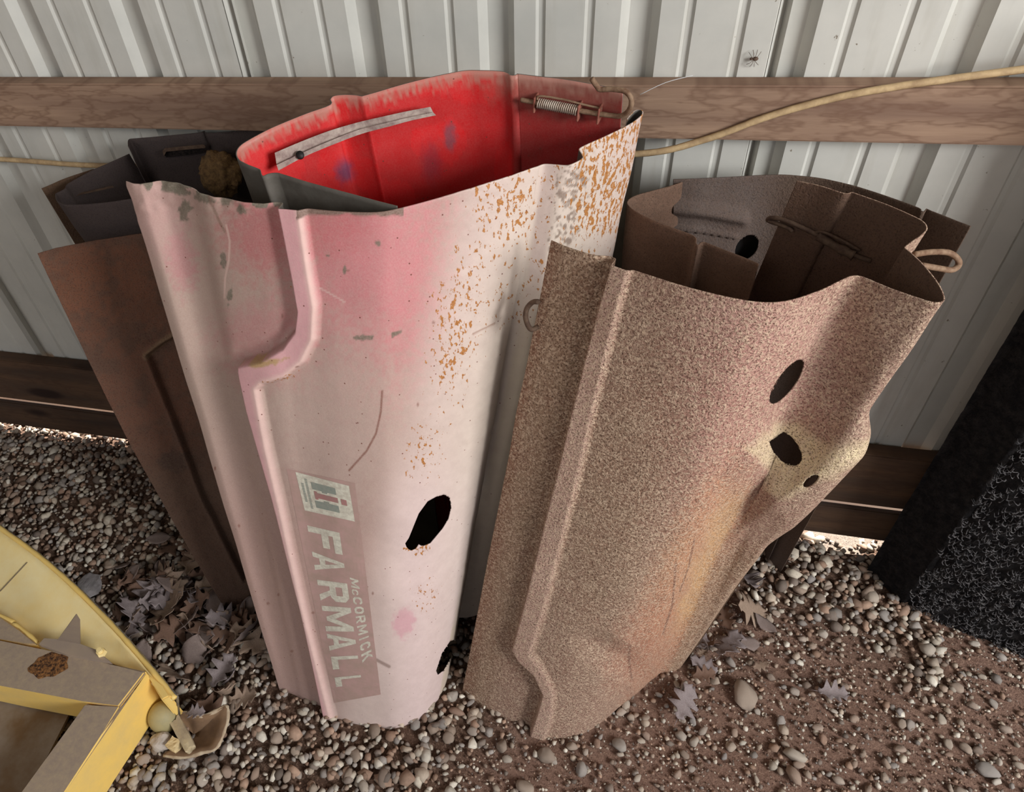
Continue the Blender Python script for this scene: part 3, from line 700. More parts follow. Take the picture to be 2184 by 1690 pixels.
# ------------------------------------------------------------------ hood C: brown crusted hood on the right
hoodC = empty('tractor_hood', onz(1250, 1520, 0)*np.array([1, 1, 0])); tag(hoodC, 'brown hood crusted with dust and rust, oval holes and a bulge, leaning upright at right', 'tractor hood')
CL = [(1345, 200), (1308, 520), (1302, 572), (1255, 740), (1190, 1000), (1120, 1280), (1091, 1385), (1105, 1410), (1138, 1440), (1156, 1480), (1145, 1520), (1130, 1562), (1120, 1640)]
CR = [(1395, 200), (1352, 520), (1343, 582), (1292, 780), (1226, 1060), (1160, 1310), (1134, 1392), (1160, 1428), (1182, 1475), (1178, 1530), (1165, 1570), (1160, 1640)]
EXC = [(2300, 1640), (2300, 200)]
def c_boss(X, Y):
    dx = X-1705; dy = Y-975; e1 = (-.50, .866); a = dx*e1[0] + dy*e1[1]; b = dx*.866 + dy*.50
    wd = 128*(1 - .85*sstep(50, 250, a)); 
    return sstep(-70, 50, a)*(1 - np.clip((a-56)/200, 0, 1))*(1 - sstep(.74, 1.06, np.abs(b)/(wd+6))), a, b
SCO = {'P0': (1578, 952, .30), 'P1': (1668, 1042, 1.0), 'P2': (1545, 1172, 0), 'P3': (1845, 915, .75), 'U1': (1640, 892, 0), 'U2': (1780, 905, .12), 'U3': (1870, 870, 0), 'O': (1535, 1010, 0), 'Q': (1690, 1170, 0), 'Q2': (1850, 1000, .1)}
STR = [('P0', 'U1', 'P1'), ('U1', 'U2', 'P1'), ('U2', 'P3', 'P1'), ('U2', 'U3', 'P3'), ('P0', 'P1', 'P2'), ('P0', 'P2', 'O'), ('P0', 'O', 'U1'), ('P1', 'P3', 'Q'), ('P3', 'Q2', 'Q'), ('P1', 'Q', 'P2')]
def c_scoop(X, Y):
    h = np.zeros(X.shape)
    for t in STR:
        (x1, y1, h1), (x2, y2, h2), (x3, y3, h3) = [SCO[k] for k in t]; D_ = (y2-y3)*(x1-x3) + (x3-x2)*(y1-y3)
        a = ((y2-y3)*(X-x3) + (x3-x2)*(Y-y3))/D_; b = ((y3-y1)*(X-x3) + (x1-x3)*(Y-y3))/D_; c = 1-a-b
        m_ = (a >= 0) & (b >= 0) & (c >= 0); h = np.where(m_, a*h1 + b*h2 + c*h3, h)
    for _ in range(26):
        g_ = np.pad(h, 1, mode='edge'); h = (g_[1:-1, 1:-1]*2 + g_[:-2, 1:-1] + g_[2:, 1:-1] + g_[1:-1, :-2] + g_[1:-1, 2:])/6
    return h
def c_disp(X, Y):
    d, dL, dR = bead_fn(X, Y, CL, CR, EXC, .016, .007, 4, .007)
    h = c_scoop(X, Y); d = d + .034*h + .005*(noise2(X, Y, 110, 41) - .5)
    d = d - .012*blob(X, Y, 1300, 1400, 60, 26, 30, .9) - .006*blob(X, Y, 1500, 1230, 40, 160, 20, .9) + .006*blob(X, Y, 1430, 1290, 30, 180, 18, .9)
    d = d - .010*blob(X, Y, 1760, 830, 55, 110, 25, .9)
    cr_ = [(1600, 1060), (1545, 1165), (1500, 1270), (1425, 1440), (1410, 1480)]; pd_ = -pdist(X, Y, cr_)
    d = d - .013*sstep(-4, 34, pd_)*(1 - sstep(60, 140, pd_))*sstep(1060, 1180, Y)
    return d
def c_col(X, Y):
    c = np.zeros(X.shape + (3,)) + S3(164, 134, 116)
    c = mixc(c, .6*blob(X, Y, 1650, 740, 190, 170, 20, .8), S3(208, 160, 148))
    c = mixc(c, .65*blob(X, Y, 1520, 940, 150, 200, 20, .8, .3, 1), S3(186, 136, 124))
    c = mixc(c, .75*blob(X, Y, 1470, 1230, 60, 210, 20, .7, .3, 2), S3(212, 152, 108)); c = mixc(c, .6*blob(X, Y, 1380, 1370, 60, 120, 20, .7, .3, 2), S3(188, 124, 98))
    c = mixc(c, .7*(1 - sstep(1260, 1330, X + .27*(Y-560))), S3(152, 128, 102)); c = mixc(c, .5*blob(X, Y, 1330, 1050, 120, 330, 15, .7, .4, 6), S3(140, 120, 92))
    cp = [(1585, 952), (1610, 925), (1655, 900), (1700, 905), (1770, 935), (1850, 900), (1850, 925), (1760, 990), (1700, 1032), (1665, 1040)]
    dd = np.abs(pdist(X, Y, cp + [cp[0]])); dd = np.where(inpoly(X, Y, cp), dd, -dd) + 14*(noise2(X, Y, 14, 77) - .5); c = mixc(c, .85*sstep(-8, 16, dd), S3(238, 218, 176))  # cream upper faces of the bulge, painted brighter for the light they catch
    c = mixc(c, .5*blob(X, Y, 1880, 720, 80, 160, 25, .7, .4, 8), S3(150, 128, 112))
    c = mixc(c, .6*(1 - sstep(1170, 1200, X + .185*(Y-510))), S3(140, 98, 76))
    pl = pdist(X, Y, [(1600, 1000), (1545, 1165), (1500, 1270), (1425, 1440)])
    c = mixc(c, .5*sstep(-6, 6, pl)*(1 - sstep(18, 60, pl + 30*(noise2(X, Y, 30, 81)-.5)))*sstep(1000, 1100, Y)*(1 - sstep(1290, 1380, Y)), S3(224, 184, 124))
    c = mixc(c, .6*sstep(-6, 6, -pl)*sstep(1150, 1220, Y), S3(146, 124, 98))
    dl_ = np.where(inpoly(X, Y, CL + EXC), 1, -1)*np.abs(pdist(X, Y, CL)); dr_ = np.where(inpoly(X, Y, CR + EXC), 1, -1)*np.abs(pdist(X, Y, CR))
    c = mixc(c, .7*sstep(-2, 5, dl_)*(1 - sstep(-6, 6, dr_)), S3(206, 172, 154)); c = mixc(c, .5*sstep(-46, -8, dl_)*(1 - sstep(-4, 2, dl_)), S3(124, 98, 74))  # pink bead with painted light edge; shadow along its left side painted darker
    for pth in [[(1440, 1200), (1432, 1290), (1412, 1350)], [(1480, 1150), (1470, 1210), (1450, 1260)], [(1345, 1380), (1350, 1450)]]:
        c = mixc(c, .7*(1 - sstep(1.5, 3.5, np.abs(pdist(X, Y, pth)))), S3(104, 64, 54))
    return c
ZC = 1.08
kc = [(1165, 517, 980, 1480), (1193, 529, 1008, 1502), (1246, 547, 1058, 1532), (1296, 560, 1108, 1556), (1345, 576, 1150, 1570), (1400, 592, 1180, 1576), (1480, 616, 1215, 1574), (1560, 635, 1245, 1566), (1630, 645, 1272, 1550), (1690, 640, 1300, 1528), (1750, 622, 1335, 1500),
      (1790, 602, 1365, 1472), (1815, 591, 1392, 1448), (1832, 590, 1412, 1436), (1855, 598, 1430, 1436), (1900, 616, 1448, 1438), (1950, 634, 1462, 1434), (1985, 645, 1470, 1424), (2006, 646, 1478, 1412), (2015, 638, 1484, 1400)]
keysC = [kz(a, b, ZC, c_, d_) for a, b, c_, d_ in kc]
for a, b, bx, by in [(2008, 615, .25, .86), (1992, 590, .25, .88), (1965, 558, .235, .90), (1938, 533, .225, .92), (1934, 528, .225, .925), (1950, 515, .235, .94), (1968, 502, .245, .95), (1979, 488, .25, .965), (1970, 472, .245, .985), (1940, 456, .23, 1.0), (1890, 434, .205, 1.02), (1830, 413, .18, 1.03), (1815, 409, .175, 1.03), (1800, 411, .165, 1.03), (1750, 396, .14, 1.04), (1700, 386, .11, 1.05)]:
    keysC.append((onz(a, b, ZC), np.array([bx, by, 0.])))
def oval(cx, cy, rx, ry, ang, n=22, pw=1.0):
    a = math.radians(ang); o = []
    for i in range(n):
        t = 2*math.pi*i/n; x = rx*math.copysign(abs(math.cos(t))**pw, math.cos(t)); y = ry*math.sin(t); o.append((cx + x*math.cos(a) - y*math.sin(a), cy + x*math.sin(a) + y*math.cos(a)))
    return o
hc1 = oval(1678, 815, 58, 19, -54); hc2 = [(1640, 943), (1655, 932), (1671, 921), (1688, 932), (1702, 950), (1710, 968), (1710, 982), (1704, 991), (1694, 995), (1680, 993), (1664, 983), (1650, 966)]
hc3 = oval(1729, 1027, 20, 9, -38); hc4 = oval(1892, 798, 17, 7, -52)
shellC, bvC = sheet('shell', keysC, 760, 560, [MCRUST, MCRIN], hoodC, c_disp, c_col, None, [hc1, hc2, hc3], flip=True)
pC, nC = plane_of(bvC, (1760, 420), (1900, 460), (1800, 520))
def onC(x, y, off): return onpl(x, y, pC + nC*off, nC)
la = tube('latch_rod', [onC(1690, 494, .016), onC(1682, 487, .016), (onC(1655, 476, .016)), onC(1638, 470, .016), onC(1645, 465, .016), onC(1668, 468, .016), onC(1700, 481, .015), onC(1740, 500, .013), onC(1800, 535, .012), onC(1858, 557, .012)], .0034, MRODD, hoodC, 8, 6, wob=.15)
tube('spring', [onC(1745, 503, .013), onC(1780, 524, .013), onC(1822, 545, .013)], .0068, MRODD, la, 10, 6, wob=.5)
tube('return_rod', [onC(1735, 498, .013), (onC(1755, 495, .013)), onC(1800, 515, .012), onC(1835, 535, .011)], .002, MRODD, la, 6, 4)
# hook loops outside the hood
e0 = onz(1955, 545, 1.06)
tube('hook_loop', [onz(1950, 543, 1.05), onz(1985, 538, 1.04), onz(2022, 539, 1.03), onz(2042, 552, 1.02), onz(2044, 566, 1.01), onz(2030, 576, 1.01), onz(2000, 572, 1.02), onz(1965, 566, 1.03)], .004, MROD, hoodC, 8, 6)
tube('hook_loop', [onz(1148, 644, .995), onz(1136, 645, .985), onz(1124, 658, .975), onz(1121, 676, .965), onz(1126, 694, .955), onz(1134, 703, .95), onz(1146, 698, .95)], .0038, MRODD, hoodC, 8, 6)

# ------------------------------------------------------------------ hood D: darker hood behind C
hoodD = empty('tractor_hood', (.30, 1.12, 0)); tag(hoodD, 'dark brown hood with round hole and rolled stiffener, nested behind the crusted hood at right', 'tractor hood')
def d_col(X, Y):
    c = np.zeros(X.shape + (3,)) + S3(90, 74, 62); c = mixc(c, .7*(1 - sstep(1600, 1720, X)), S3(96, 86, 82)); return c
kd = [(2072, 482, .46, 1.10), (2030, 466, .45, 1.11), (1990, 450, .44, 1.12), (1975, 444, .435, 1.13), (1968, 450, .43, 1.125), (1960, 442, .43, 1.13), (1900, 420, .41, 1.205), (1830, 398, .37, 1.205), (1760, 382, .33, 1.205), (1700, 375, .30, 1.205), (1645, 373, .27, 1.20), (1560, 377, .22, 1.18), (1490, 381, .19, 1.16), (1436, 383, .17, 1.14)]
zD = 1.0
keysD = [(onz(a, b, zD + (0 if True else 0)), np.array([bx, by, 0.])) for a, b, bx, by in kd]
def d_disp(X, Y):
    d = .003*(noise2(X, Y, 60, 51) - .5)
    ya = Y - (436 + .10*(X-1455) + .0004*(X-1455)**2); m_ = (X < 1605)
    d = d - .012*m_*np.exp(-((ya-8)/13)**2)*(1 - sstep(1580, 1605, X))       # rolled stiffener swells towards the viewer
    d = d - .004*m_*(np.abs(ya-50) < 5)*(1 - sstep(1560, 1580, X))
    return d
sheetD, bvD = sheet('back_panel', keysD, 420, 300, [MDARK, MDARK], hoodD, d_disp, d_col, None, [oval(1592, 527, 30, 21, -50)], flip=True)
bp_ = surf(bvD, 1575, 500, -.03); bm = bmesh.new(); bm_box(bm, (bp_[0]-.07, bp_[1]+.004, bp_[2]-.12), (bp_[0]+.09, bp_[1]+.007, bp_[2]+.02), .001); from_bm('hole_shade_plate', bm, mat_plain('hole_shade_black', S(28, 25, 24)), hoodD)  # dark sheet added behind the hole to stand in for its shade
# lower flank of D, visible as the dark strip right of C, follows its right end
ke = [(1457, 387, .10, 1.10), (1425, 398, .08, 1.09), (1385, 408, .06, 1.08), (1352, 418, .03, 1.06), (1337, 430, .02, 1.04), (1345, 444, .02, 1.02), (1375, 462, .04, 1.0), (1430, 485, .07, .99), (1478, 504, .10, .98), (1483, 519, .10, .975), (1490, 524, .105, .973), (1497, 518, .11, .975), (1510, 520, .115, .975), (1560, 540, .14, .965), (1610, 560, .165, .95), (1616, 566, .168, .948)]
sheetE, bvE = sheet('corner_panel', [(onz(a, b, .995), np.array([bx, by, 0.])) for a, b, bx, by in ke], 360, 200, [MDARK, MDARK], hoodD, lambda X, Y: .001*(noise2(X, Y, 30, 3)-.5),
      lambda X, Y: np.zeros(X.shape + (3,)) + S3(120, 94, 78), None, flip=True)
tag(sheetE, 'lighter brown curled corner panel')

# ------------------------------------------------------------------ hoods F, G at left
hoodF = empty('tractor_hood', onz(500, 1305, 0)*np.array([1, 1, 0])); tag(hoodF, 'rusty brown hood panel leaning to the left behind the pink hood', 'tractor hood')
kf = [(80, 541, .95, 487, 1310), (130, 528, .95, 500, 1306), (190, 515, .95, 515, 1300), (250, 506, .95, 535, 1294), (300, 499, .95, 555, 1288), (380, 488, .95, 585, 1282), (460, 478, .95, 620, 1275)]
keysF = [(onz(a, b, z), gp(c_, d_)) for a, b, z, c_, d_ in kf]
def f_disp(X, Y):
    poly = [(312, 758), (345, 733), (420, 690), (700, 700), (700, 1260), (520, 1240), (430, 1060), (372, 905)]
    d = np.abs(pdist(X, Y, poly + [poly[0]])); d = np.where(inpoly(X, Y, poly), d, -d)
    return -.014*sstep(-5, 8, d) + .005*np.exp(-(d/7)**2) + .006*(noise2(X, Y, 60, 61)-.5) + .002*(noise2(X, Y, 12, 62)-.5)
def f_col(X, Y):
    c = np.zeros(X.shape + (3,)) + S3(110, 76, 60)
    c = mixc(c, .7*sstep(900, 1050, Y), S3(84, 68, 56)); c = mixc(c, .6*blob(X, Y, 200, 600, 130, 100, 0, .8, .3, 3), S3(124, 80, 58)); c = mixc(c, .7*sstep(.45, .8, .6*noise2(X, Y, 34, 63)+.4*noise2(X, Y, 11, 64)), S3(92, 70, 58))
    c = mixc(c, .6*(1 - sstep(5, 12, np.abs(pdist(X, Y, [(312, 760), (345, 733), (372, 715)])))), S3(140, 116, 88))
    c = mixc(c, .6*blob(X, Y, 370, 985, 30, 22, 10, .4, .6, 3), S3(64, 54, 48))
    return c
midF = lambda u, v: np.stack([-.022*np.sin(math.pi*np.clip(v, 0, 1))*np.ones_like(u), 0*u*v, 0*u*v], -1)
sheetF, bvF = sheet('side_panel', keysF, 300, 360, [MDARK, MDARK], hoodF, f_disp, f_col, None, flip=True, mid=midF)
hoodG = empty('tractor_hood', (-.9, 1.05, 0)); tag(hoodG, 'nearly black curved hood farthest left against the wall, with a bracket inside', 'tractor hood')
MBLK = mat_crust('blackened_steel', S(78, 66, 60), S(62, 50, 46), S(34, 28, 27), .4)
gc = lambda X, Y: np.zeros(X.shape + (3,)) + S3(74, 64, 62)
gb = lambda q, z, dx, dy: q + np.array([dx, dy, -q[2] + z])
kg = [(275, 328), (235, 346), (195, 364), (160, 383), (142, 394), (138, 402), (128, 408), (118, 413), (117, 420), (122, 430), (140, 437), (180, 437), (230, 432), (290, 424), (350, 420), (430, 418)]
keysG = [(onz(a, b, 1.0), onz(a, b, 1.0)*np.array([1, 1, 0]) + np.array([.14, .06, .02])) for a, b in kg]
shG, bvG = sheet('corner_panel', keysG, 300, 200, [MBLK, MBLK], hoodG, lambda X, Y: .002*(noise2(X, Y, 40, 3)-.5), gc, None, flip=True)
kg2 = [(272, 312), (274, 298), (290, 295), (350, 290), (420, 283), (436, 279), (445, 283), (510, 279), (600, 270), (700, 262)]
keysG2 = [(onz(a, b, 1.03), onz(a, b, 1.03)*np.array([1, 1, 0]) + np.array([.10, -.02, .02])) for a, b in kg2]
shG2, bvG2 = sheet('back_panel', keysG2, 240, 120, [MBLK, MBLK], hoodG, lambda X, Y: .002*(noise2(X, Y, 40, 4)-.5), gc, None)
kg3 = [(88, 402), (110, 393), (140, 380), (200, 360)]
keysG3 = [(onz(a, b, .985), onz(a, b, .985)*np.array([1, 1, 0]) + np.array([.10, 0, .02])) for a, b in kg3]
shG3, bvG3 = sheet('flange', keysG3, 80, 160, [MDARK, MDARK], hoodG, lambda X, Y: .001*(noise2(X, Y, 40, 4)-.5), lambda X, Y: np.zeros(X.shape + (3,)) + S3(96, 74, 56), None)
pG, nG = plane_of(bvG2, (300, 330), (480, 300), (380, 360))
ong = lambda x, y, off: onpl(x, y, pG + nG*off, nG)
def slab(name, P, onf, o1, o2, mat, parent, bev=.001):
    a = [onf(x, y, o2) for x, y in P]; b = [onf(x, y, o1) for x, y in P]; n = len(P)
    bm = bmesh.new(); va = [bm.verts.new(tuple(p)) for p in a]; vb = [bm.verts.new(tuple(p)) for p in b]
    bm.faces.new(va); bm.faces.new(vb[::-1])
    for i in range(n): bm.faces.new((va[i], vb[i], vb[(i+1) % n], va[(i+1) % n]))
    if bev: bmesh.ops.bevel(bm, geom=bm.edges[:], offset=bev, segments=2, affect='EDGES')
    return from_bm(name, bm, mat, parent)
slab('bracket', [(346, 322), (352, 316), (434, 308), (438, 312), (438, 316), (354, 323), (350, 334)], ong, .002, .02, MRODD, hoodG, .0008)
slab('bracket_plate', [(352, 322), (436, 313), (437, 326), (354, 336)], ong, .001, .010, MBLK, hoodG, .0008)
slab('edge_strip', [(156, 415), (240, 396), (243, 400), (158, 419)], lambda x, y, off: onz(x, y, .97 + off), .0, .004, MRODD, hoodG, 0)
# fibrous clump in the dark hood
bm = bmesh.new(); bmesh.ops.create_icosphere(bm, subdivisions=4, radius=1)
cN = ong(470, 372, .05)
for v_ in bm.verts:
    n_ = v_.co.normalized(); f = 1 + .25*mnoise.noise(n_*2.2) + .16*mnoise.noise(n_*7) + .10*mnoise.noise(n_*17); v_.co = Vector((n_.x*.040*f, n_.y*.032*f, n_.z*.046*f)) + Vector(tuple(cN))
nst = from_bm('fibre_clump', bm, MNEST, None, True); tag(nst, 'tan fibrous clump of old nest stuck inside the dark hood at left', 'nest')
# ------------------------------------------------------------------ cable along the wall
cab = tube('cable', [(-2.6, 1.236, .99), (-1.9, 1.236, .965), (-1.36, 1.238, .952), (-1.16, 1.236, .946), (-.9, 1.236, .95), (-.5, 1.236, .972), (-.2, 1.225, 1.0), ony(1365, 328, 1.203), ony(1500, 299, 1.203), ony(1620, 255, 1.204), ony(1700, 230, 1.204), ony(1800, 205, 1.204), ony(1900, 187, 1.204), ony(2000, 172, 1.204), ony(2184, 148, 1.204), (.75, 1.205, 1.19)], .0056, MCABLE, None, 8, 10, wob=.06)
tag(cab, 'tan cable running loosely along the wall and across the wooden rail', 'cable')
# cobweb thread and spider
tag(tube('cobweb_thread', [ony(1365, 202, 1.19), ony(1420, 176, 1.2), ony(1478, 161, 1.22)], .0005, MWEB, None, 4, 4), 'thin cobweb thread slanting above the latch hook', 'cobweb')
spd = empty('spider', ony(1608, 124, 1.247)); tag(spd, 'small brown spider on the white metal wall, upper right', 'spider')
MSPD = mat_plain('spider_brown', S(92, 72, 58), None, .8)
def ell(name, c, r, mat, parent):
    bm = bmesh.new(); bmesh.ops.create_icosphere(bm, subdivisions=2, radius=1, matrix=Matrix.Translation(tuple(c)) @ Matrix.Diagonal((*r, 1))); return from_bm(name, bm, mat, parent, True)
sc_ = np.array(spd.location[:])
ell('abdomen', sc_ + np.array([.002, -.003, 0]), (.0045, .003, .0032), MSPD, spd); ell('head', sc_ + np.array([-.004, -.003, 0]), (.0025, .002, .002), MSPD, spd)
for i in range(8):
    s_ = 1 if i % 2 else -1; a = -.8 + .5*(i//2); d = np.array([math.sin(a), 0, s_*math.cos(a)])
    tube('leg', [sc_ + np.array([-.001, -.003, 0]), sc_ + d*.006 + np.array([0, -.007, 0]), sc_ + d*.013 + np.array([0, -.001, 0])], .0004, MSPD, spd, 4, 3)

# ------------------------------------------------------------------ black carpeted stand, right
MCP = M('black_carpet'); c_ = MCP.mix(MCP.ramp(MCP.noise(60, 4, .7), [(.4, 0), (.7, 1)]), S(34, 32, 33), S(58, 54, 52)); MCP.bump(MCP.noise(70, 5, .8), .02, 1.0); MCP.out(c_, .95, 0, .1); MCP = MCP.m
MCF = mat_plain('carpet_fibre', S(84, 80, 79), S(46, 44, 45), .9, 0, 40)
A0 = onz(1853, 1215, 0); A1 = onz(1928, 1292, 0); A2 = onz(2184, 1402, 0)
dr = (A2-A1)/np.linalg.norm(A2-A1); A2 = A1 + dr*.75; A0 = A1 + (A0-A1)*1.05; A3 = A0 + dr*.75
cb = empty('carpeted_stand', ((A0+A2)/2)*np.array([1, 1, 0])); tag(cb, 'tall black shaggy carpet-covered stand at the right edge', 'carpeted box')
def rough_face(name, P0, P1, z0, z1, nu, nv, amp, mat, parent):
    d = P1-P0; nrm = np.array([d[1], -d[0], 0]); nrm /= np.linalg.norm(nrm); V = []; F = []
    for j in range(nv+1):
        for i in range(nu+1):
            p = P0 + d*i/nu; z = z0 + (z1-z0)*j/nv; f = mnoise.noise(Vector((p[0]*60, p[1]*60, z*60)))*amp + mnoise.noise(Vector((p[0]*14, p[1]*14, z*14)))*amp*1.2 + mnoise.noise(Vector((p[0]*160, p[1]*160, z*160)))*amp*.5
            e = min(i, nu-i)/nu; f -= .012*max(0, 1-e*20)**2
            V.append(p*np.array([1, 1, 0]) + np.array([0, 0, z]) + nrm*f)
    for j in range(nv):
        for i in range(nu):
            a = j*(nu+1)+i; F.append((a, a+1, a+nu+2, a+nu+1))
    return V, F
Vt = []; Ft = []
for (P0, P1, nu) in [(A0, A1, 40), (A1, A2, 150), (A2, A3, 30), (A3, A0, 60)]:
    V_, F_ = rough_face('', P0, P1, -.01, 1.25, nu, 240, .004, None, None); b = len(Vt); Vt += V_; Ft += [tuple(i+b for i in f) for f in F_]
b = len(Vt); Vt += [A0*np.array([1, 1, 0]) + np.array([0, 0, 1.25]), A1*np.array([1, 1, 0]) + np.array([0, 0, 1.25]), A2*np.array([1, 1, 0]) + np.array([0, 0, 1.25]), A3*np.array([1, 1, 0]) + np.array([0, 0, 1.25])]; Ft.append((b, b+1, b+2, b+3))
mesh('carpet_cover', Vt, Ft, MCP, cb, True)
V = []; F = []
nrm = np.array([dr[1], -dr[0], 0]); 
for i in range(8000):
    o_ = A1 + dr*rng.uniform(-.005, .72)**1.0 + np.array([0, 0, rng.uniform(0, .85)]); o_[2] = max(o_[2], .004)
    a = rng.uniform(0, 6.28); t1 = dr*math.cos(a) + np.array([0, 0, 1])*math.sin(a); t2 = np.cross(t1, nrm); Lr = rng.uniform(.005, .012); wd = .0012; h0 = rng.uniform(.001, .004)
    for k in range(4):
        t = k/3; c_ = o_ + nrm*(h0 + .006*math.sin(t*3.14)*rng.uniform(.6, 1)) + t1*Lr*(t-.5) + t2*.004*math.sin(t*4+a)
        V += [c_ - t2*wd, c_ + t2*wd, c_ + nrm*wd*1.4]
    b = i*12
    for k in range(3):
        q = b + 3*k
        for e0, e1 in ((0, 1), (1, 2), (2, 0)): F.append((q+e0, q+e1, q+3+e1, q+3+e0))
tag(mesh('carpet_pile', V, F, MCF, cb), kind='stuff')

# ------------------------------------------------------------------ yellow steel frame, lower left
yf = empty('yellow_frame', (-1.05, .4, 0)); tag(yf, 'yellow painted steel implement frame covered in dust, lower left corner', 'implement')
MDST = mat_plain('dusty_steel_top', S(150, 132, 116), S(164, 144, 120), .85, 0, 9, .0008)
def poly_slab(name, P, z1, z0, mat, bev=.003, parent=None):
    bm = bmesh.new(); t_ = [bm.verts.new((p[0], p[1], z1)) for p in P]; b_ = [bm.verts.new((p[0], p[1], z0)) for p in P]
    bm.faces.new(t_); bm.faces.new(b_[::-1]); n = len(P)
    for i in range(n): bm.faces.new((t_[i], t_[(i+1) % n], b_[(i+1) % n], b_[i]))
    if bev: bmesh.ops.bevel(bm, geom=bm.edges[:], offset=bev, segments=2, affect='EDGES')
    return from_bm(name, bm, mat, parent or yf)
pz = lambda z, *pp: [onz(x, y, z)[:2] for x, y in pp]
def dirty_yellow():
    """yellow enamel, dusty brown where faces look up"""
    k = M('yellow_enamel_dusted'); g_ = k.n('ShaderNodeNewGeometry'); s_ = k.n('ShaderNodeSeparateXYZ'); k.L(g_.outputs['Normal'], s_.inputs[0])
    n1 = k.noise(14, 5, .65); n2 = k.noise(90, 4, .7)
    yel = k.mix(k.ramp(n1, [(.4, 0), (.7, 1)]), S(240, 200, 108), S(226, 192, 116))
    dst = k.mix(k.ramp(n2, [(.35, 0), (.7, 1)]), S(150, 132, 116), S(168, 148, 122))
    up = k.math('ADD', s_.outputs[2], k.math('MULTIPLY', k.math('SUBTRACT', n1, .5), .5)); c = k.mix(k.ramp(up, [(.68, 0), (.86, 1)]), yel, dst)
    k.bump(n2, .0008, .5); k.bump(k.noise(25, 3), .002, .4); return k.out(c, .6, 0, .35)
MYD = dirty_yellow()
poly_slab('cross_bar', [onz(-260, 1312, .15)[:2], *pz(.15, (0, 1367), (170, 1402), (312, 1432)), onz(252, 1510, .15)[:2], *pz(.15, (180, 1497), (0, 1463)), onz(-260, 1412, .15)[:2]], .15, .04, MYD, .004)
sb = poly_slab('side_bar', [*pz(.151, (180, 1499), (252, 1512), (312, 1432)), onz(128, 1700, .151)[:2], onz(60, 1780, .151)[:2], onz(-20, 1770, .151)[:2], onz(42, 1700, .151)[:2]], .149, .012, MYD, .004)
p0 = onz(313, 1433, .15); p1 = onz(60, 1780, .15)
# end plate / corner cheek
poly_slab('corner_gusset', [onz(305, 1424, .13)[:2], onz(345, 1462, .13)[:2], onz(372, 1495, .10)[:2], onz(350, 1500, .11)[:2], onz(313, 1440, .13)[:2]], .125, .02, MYEL, .003)
def mesh_grid_fill(name, rows, mats, parent, th=.004):
    nv = len(rows); nu = len(rows[0]); V = [p for r in rows for p in r]; F = [(j*nu+i, j*nu+i+1, (j+1)*nu+i+1, (j+1)*nu+i) for j in range(nv-1) for i in range(nu-1)]
    o = mesh(name, V, F, mats, parent, True); md = o.modifiers.new('thickness', 'SOLIDIFY'); md.thickness = th; md.offset = 0; return o
lip = [(-260, 985, .16), (-120, 1050, .155), (0, 1133, .15), (60, 1176, .147), (120, 1225, .143), (180, 1282, .138), (240, 1344, .132), (285, 1395, .126), (330, 1448, .12), (368, 1494, .11)]
inn = [(-270, 1230, .12), (-130, 1290, .12), (-15, 1335, .12), (25, 1355, .12), (65, 1390, .118), (115, 1405, .118), (165, 1415, .116), (220, 1412, .114), (270, 1425, .112), (330, 1460, .108)]
LP = smooth_line([onz(*p) for p in lip], 5); IN = smooth_line([onz(*p) for p in inn], 5); rows = []
for k in range(13):
    t = k/12; r_ = LP*(1-t) + IN*t; r_[:, 2] += -.012*math.sin(math.pi*t); rows.append([p for p in r_])
mesh_grid_fill('deck_plate', rows, MYELD, yf, .004)
tube('rolled_lip', [p + np.array([.004, .004, 0]) for p in LP[::3]], .0058, MYEL, yf, 10, 3, wob=.25)
low = [p + np.array([.006, .006, -.012]) for p in LP]; mesh_grid_fill('lip_skirt', [[p + np.array([.009, .009, 0]) for p in LP], low, [p + np.array([-.012, -.012, -.06]) for p in low]], mat_plain('chipped_grey', S(92, 88, 86), S(150, 128, 84), .8, 0, 40, .001), yf, .003)
# seam line on plate, back bar, tooth, clamp strip, bolt
s0 = surf(BVHTree.FromPolygons([tuple(p) for r in rows for p in r], [(j*len(LP)+i, j*len(LP)+i+1, (j+1)*len(LP)+i+1, (j+1)*len(LP)+i) for j in range(12) for i in range(len(LP)-1)]), 60, 1198, .002)
BVP = BVHTree.FromPolygons([tuple(p) for r in rows for p in r], [(j*len(LP)+i, j*len(LP)+i+1, (j+1)*len(LP)+i+1, (j+1)*len(LP)+i) for j in range(12) for i in range(len(LP)-1)])
MGL = mat_plain('scratch_grey', S(118, 104, 84), None, .8)
tube('seam', [surf(BVP, 58, 1200, .003), surf(BVP, 30, 1230, .003), surf(BVP, 0, 1262, .003)], .0016, MGL, yf, 5, 3)
poly_slab('back_bar', [*pz(.145, (-260, 1192), (0, 1318), (40, 1345), (80, 1376)), *pz(.145, (60, 1376), (0, 1364), (-260, 1309))], .145, .10, MYD, .002)
tube('bar_lip', [onz(-260, 1186, .147), onz(0, 1312, .147), onz(30, 1330, .147), onz(50, 1344, .147), onz(80, 1370, .147)], .004, MYEL, yf, 8, 4, wob=.5)
poly_slab('clamp_strip', pz(.162, (82, 1374), (94, 1361), (132, 1364), (172, 1374), (205, 1386), (236, 1412), (140, 1396)), .162, .148, MDST, .001)
slab('pointed_lug', [(122, 1366), (163, 1309), (171, 1322), (172, 1374)], lambda x, y, off: onpl(x, y, onz(140, 1380, .155) + np.array([0, off, 0]), (0, 1, .15)), .0, -.007, MDST, yf, .001)
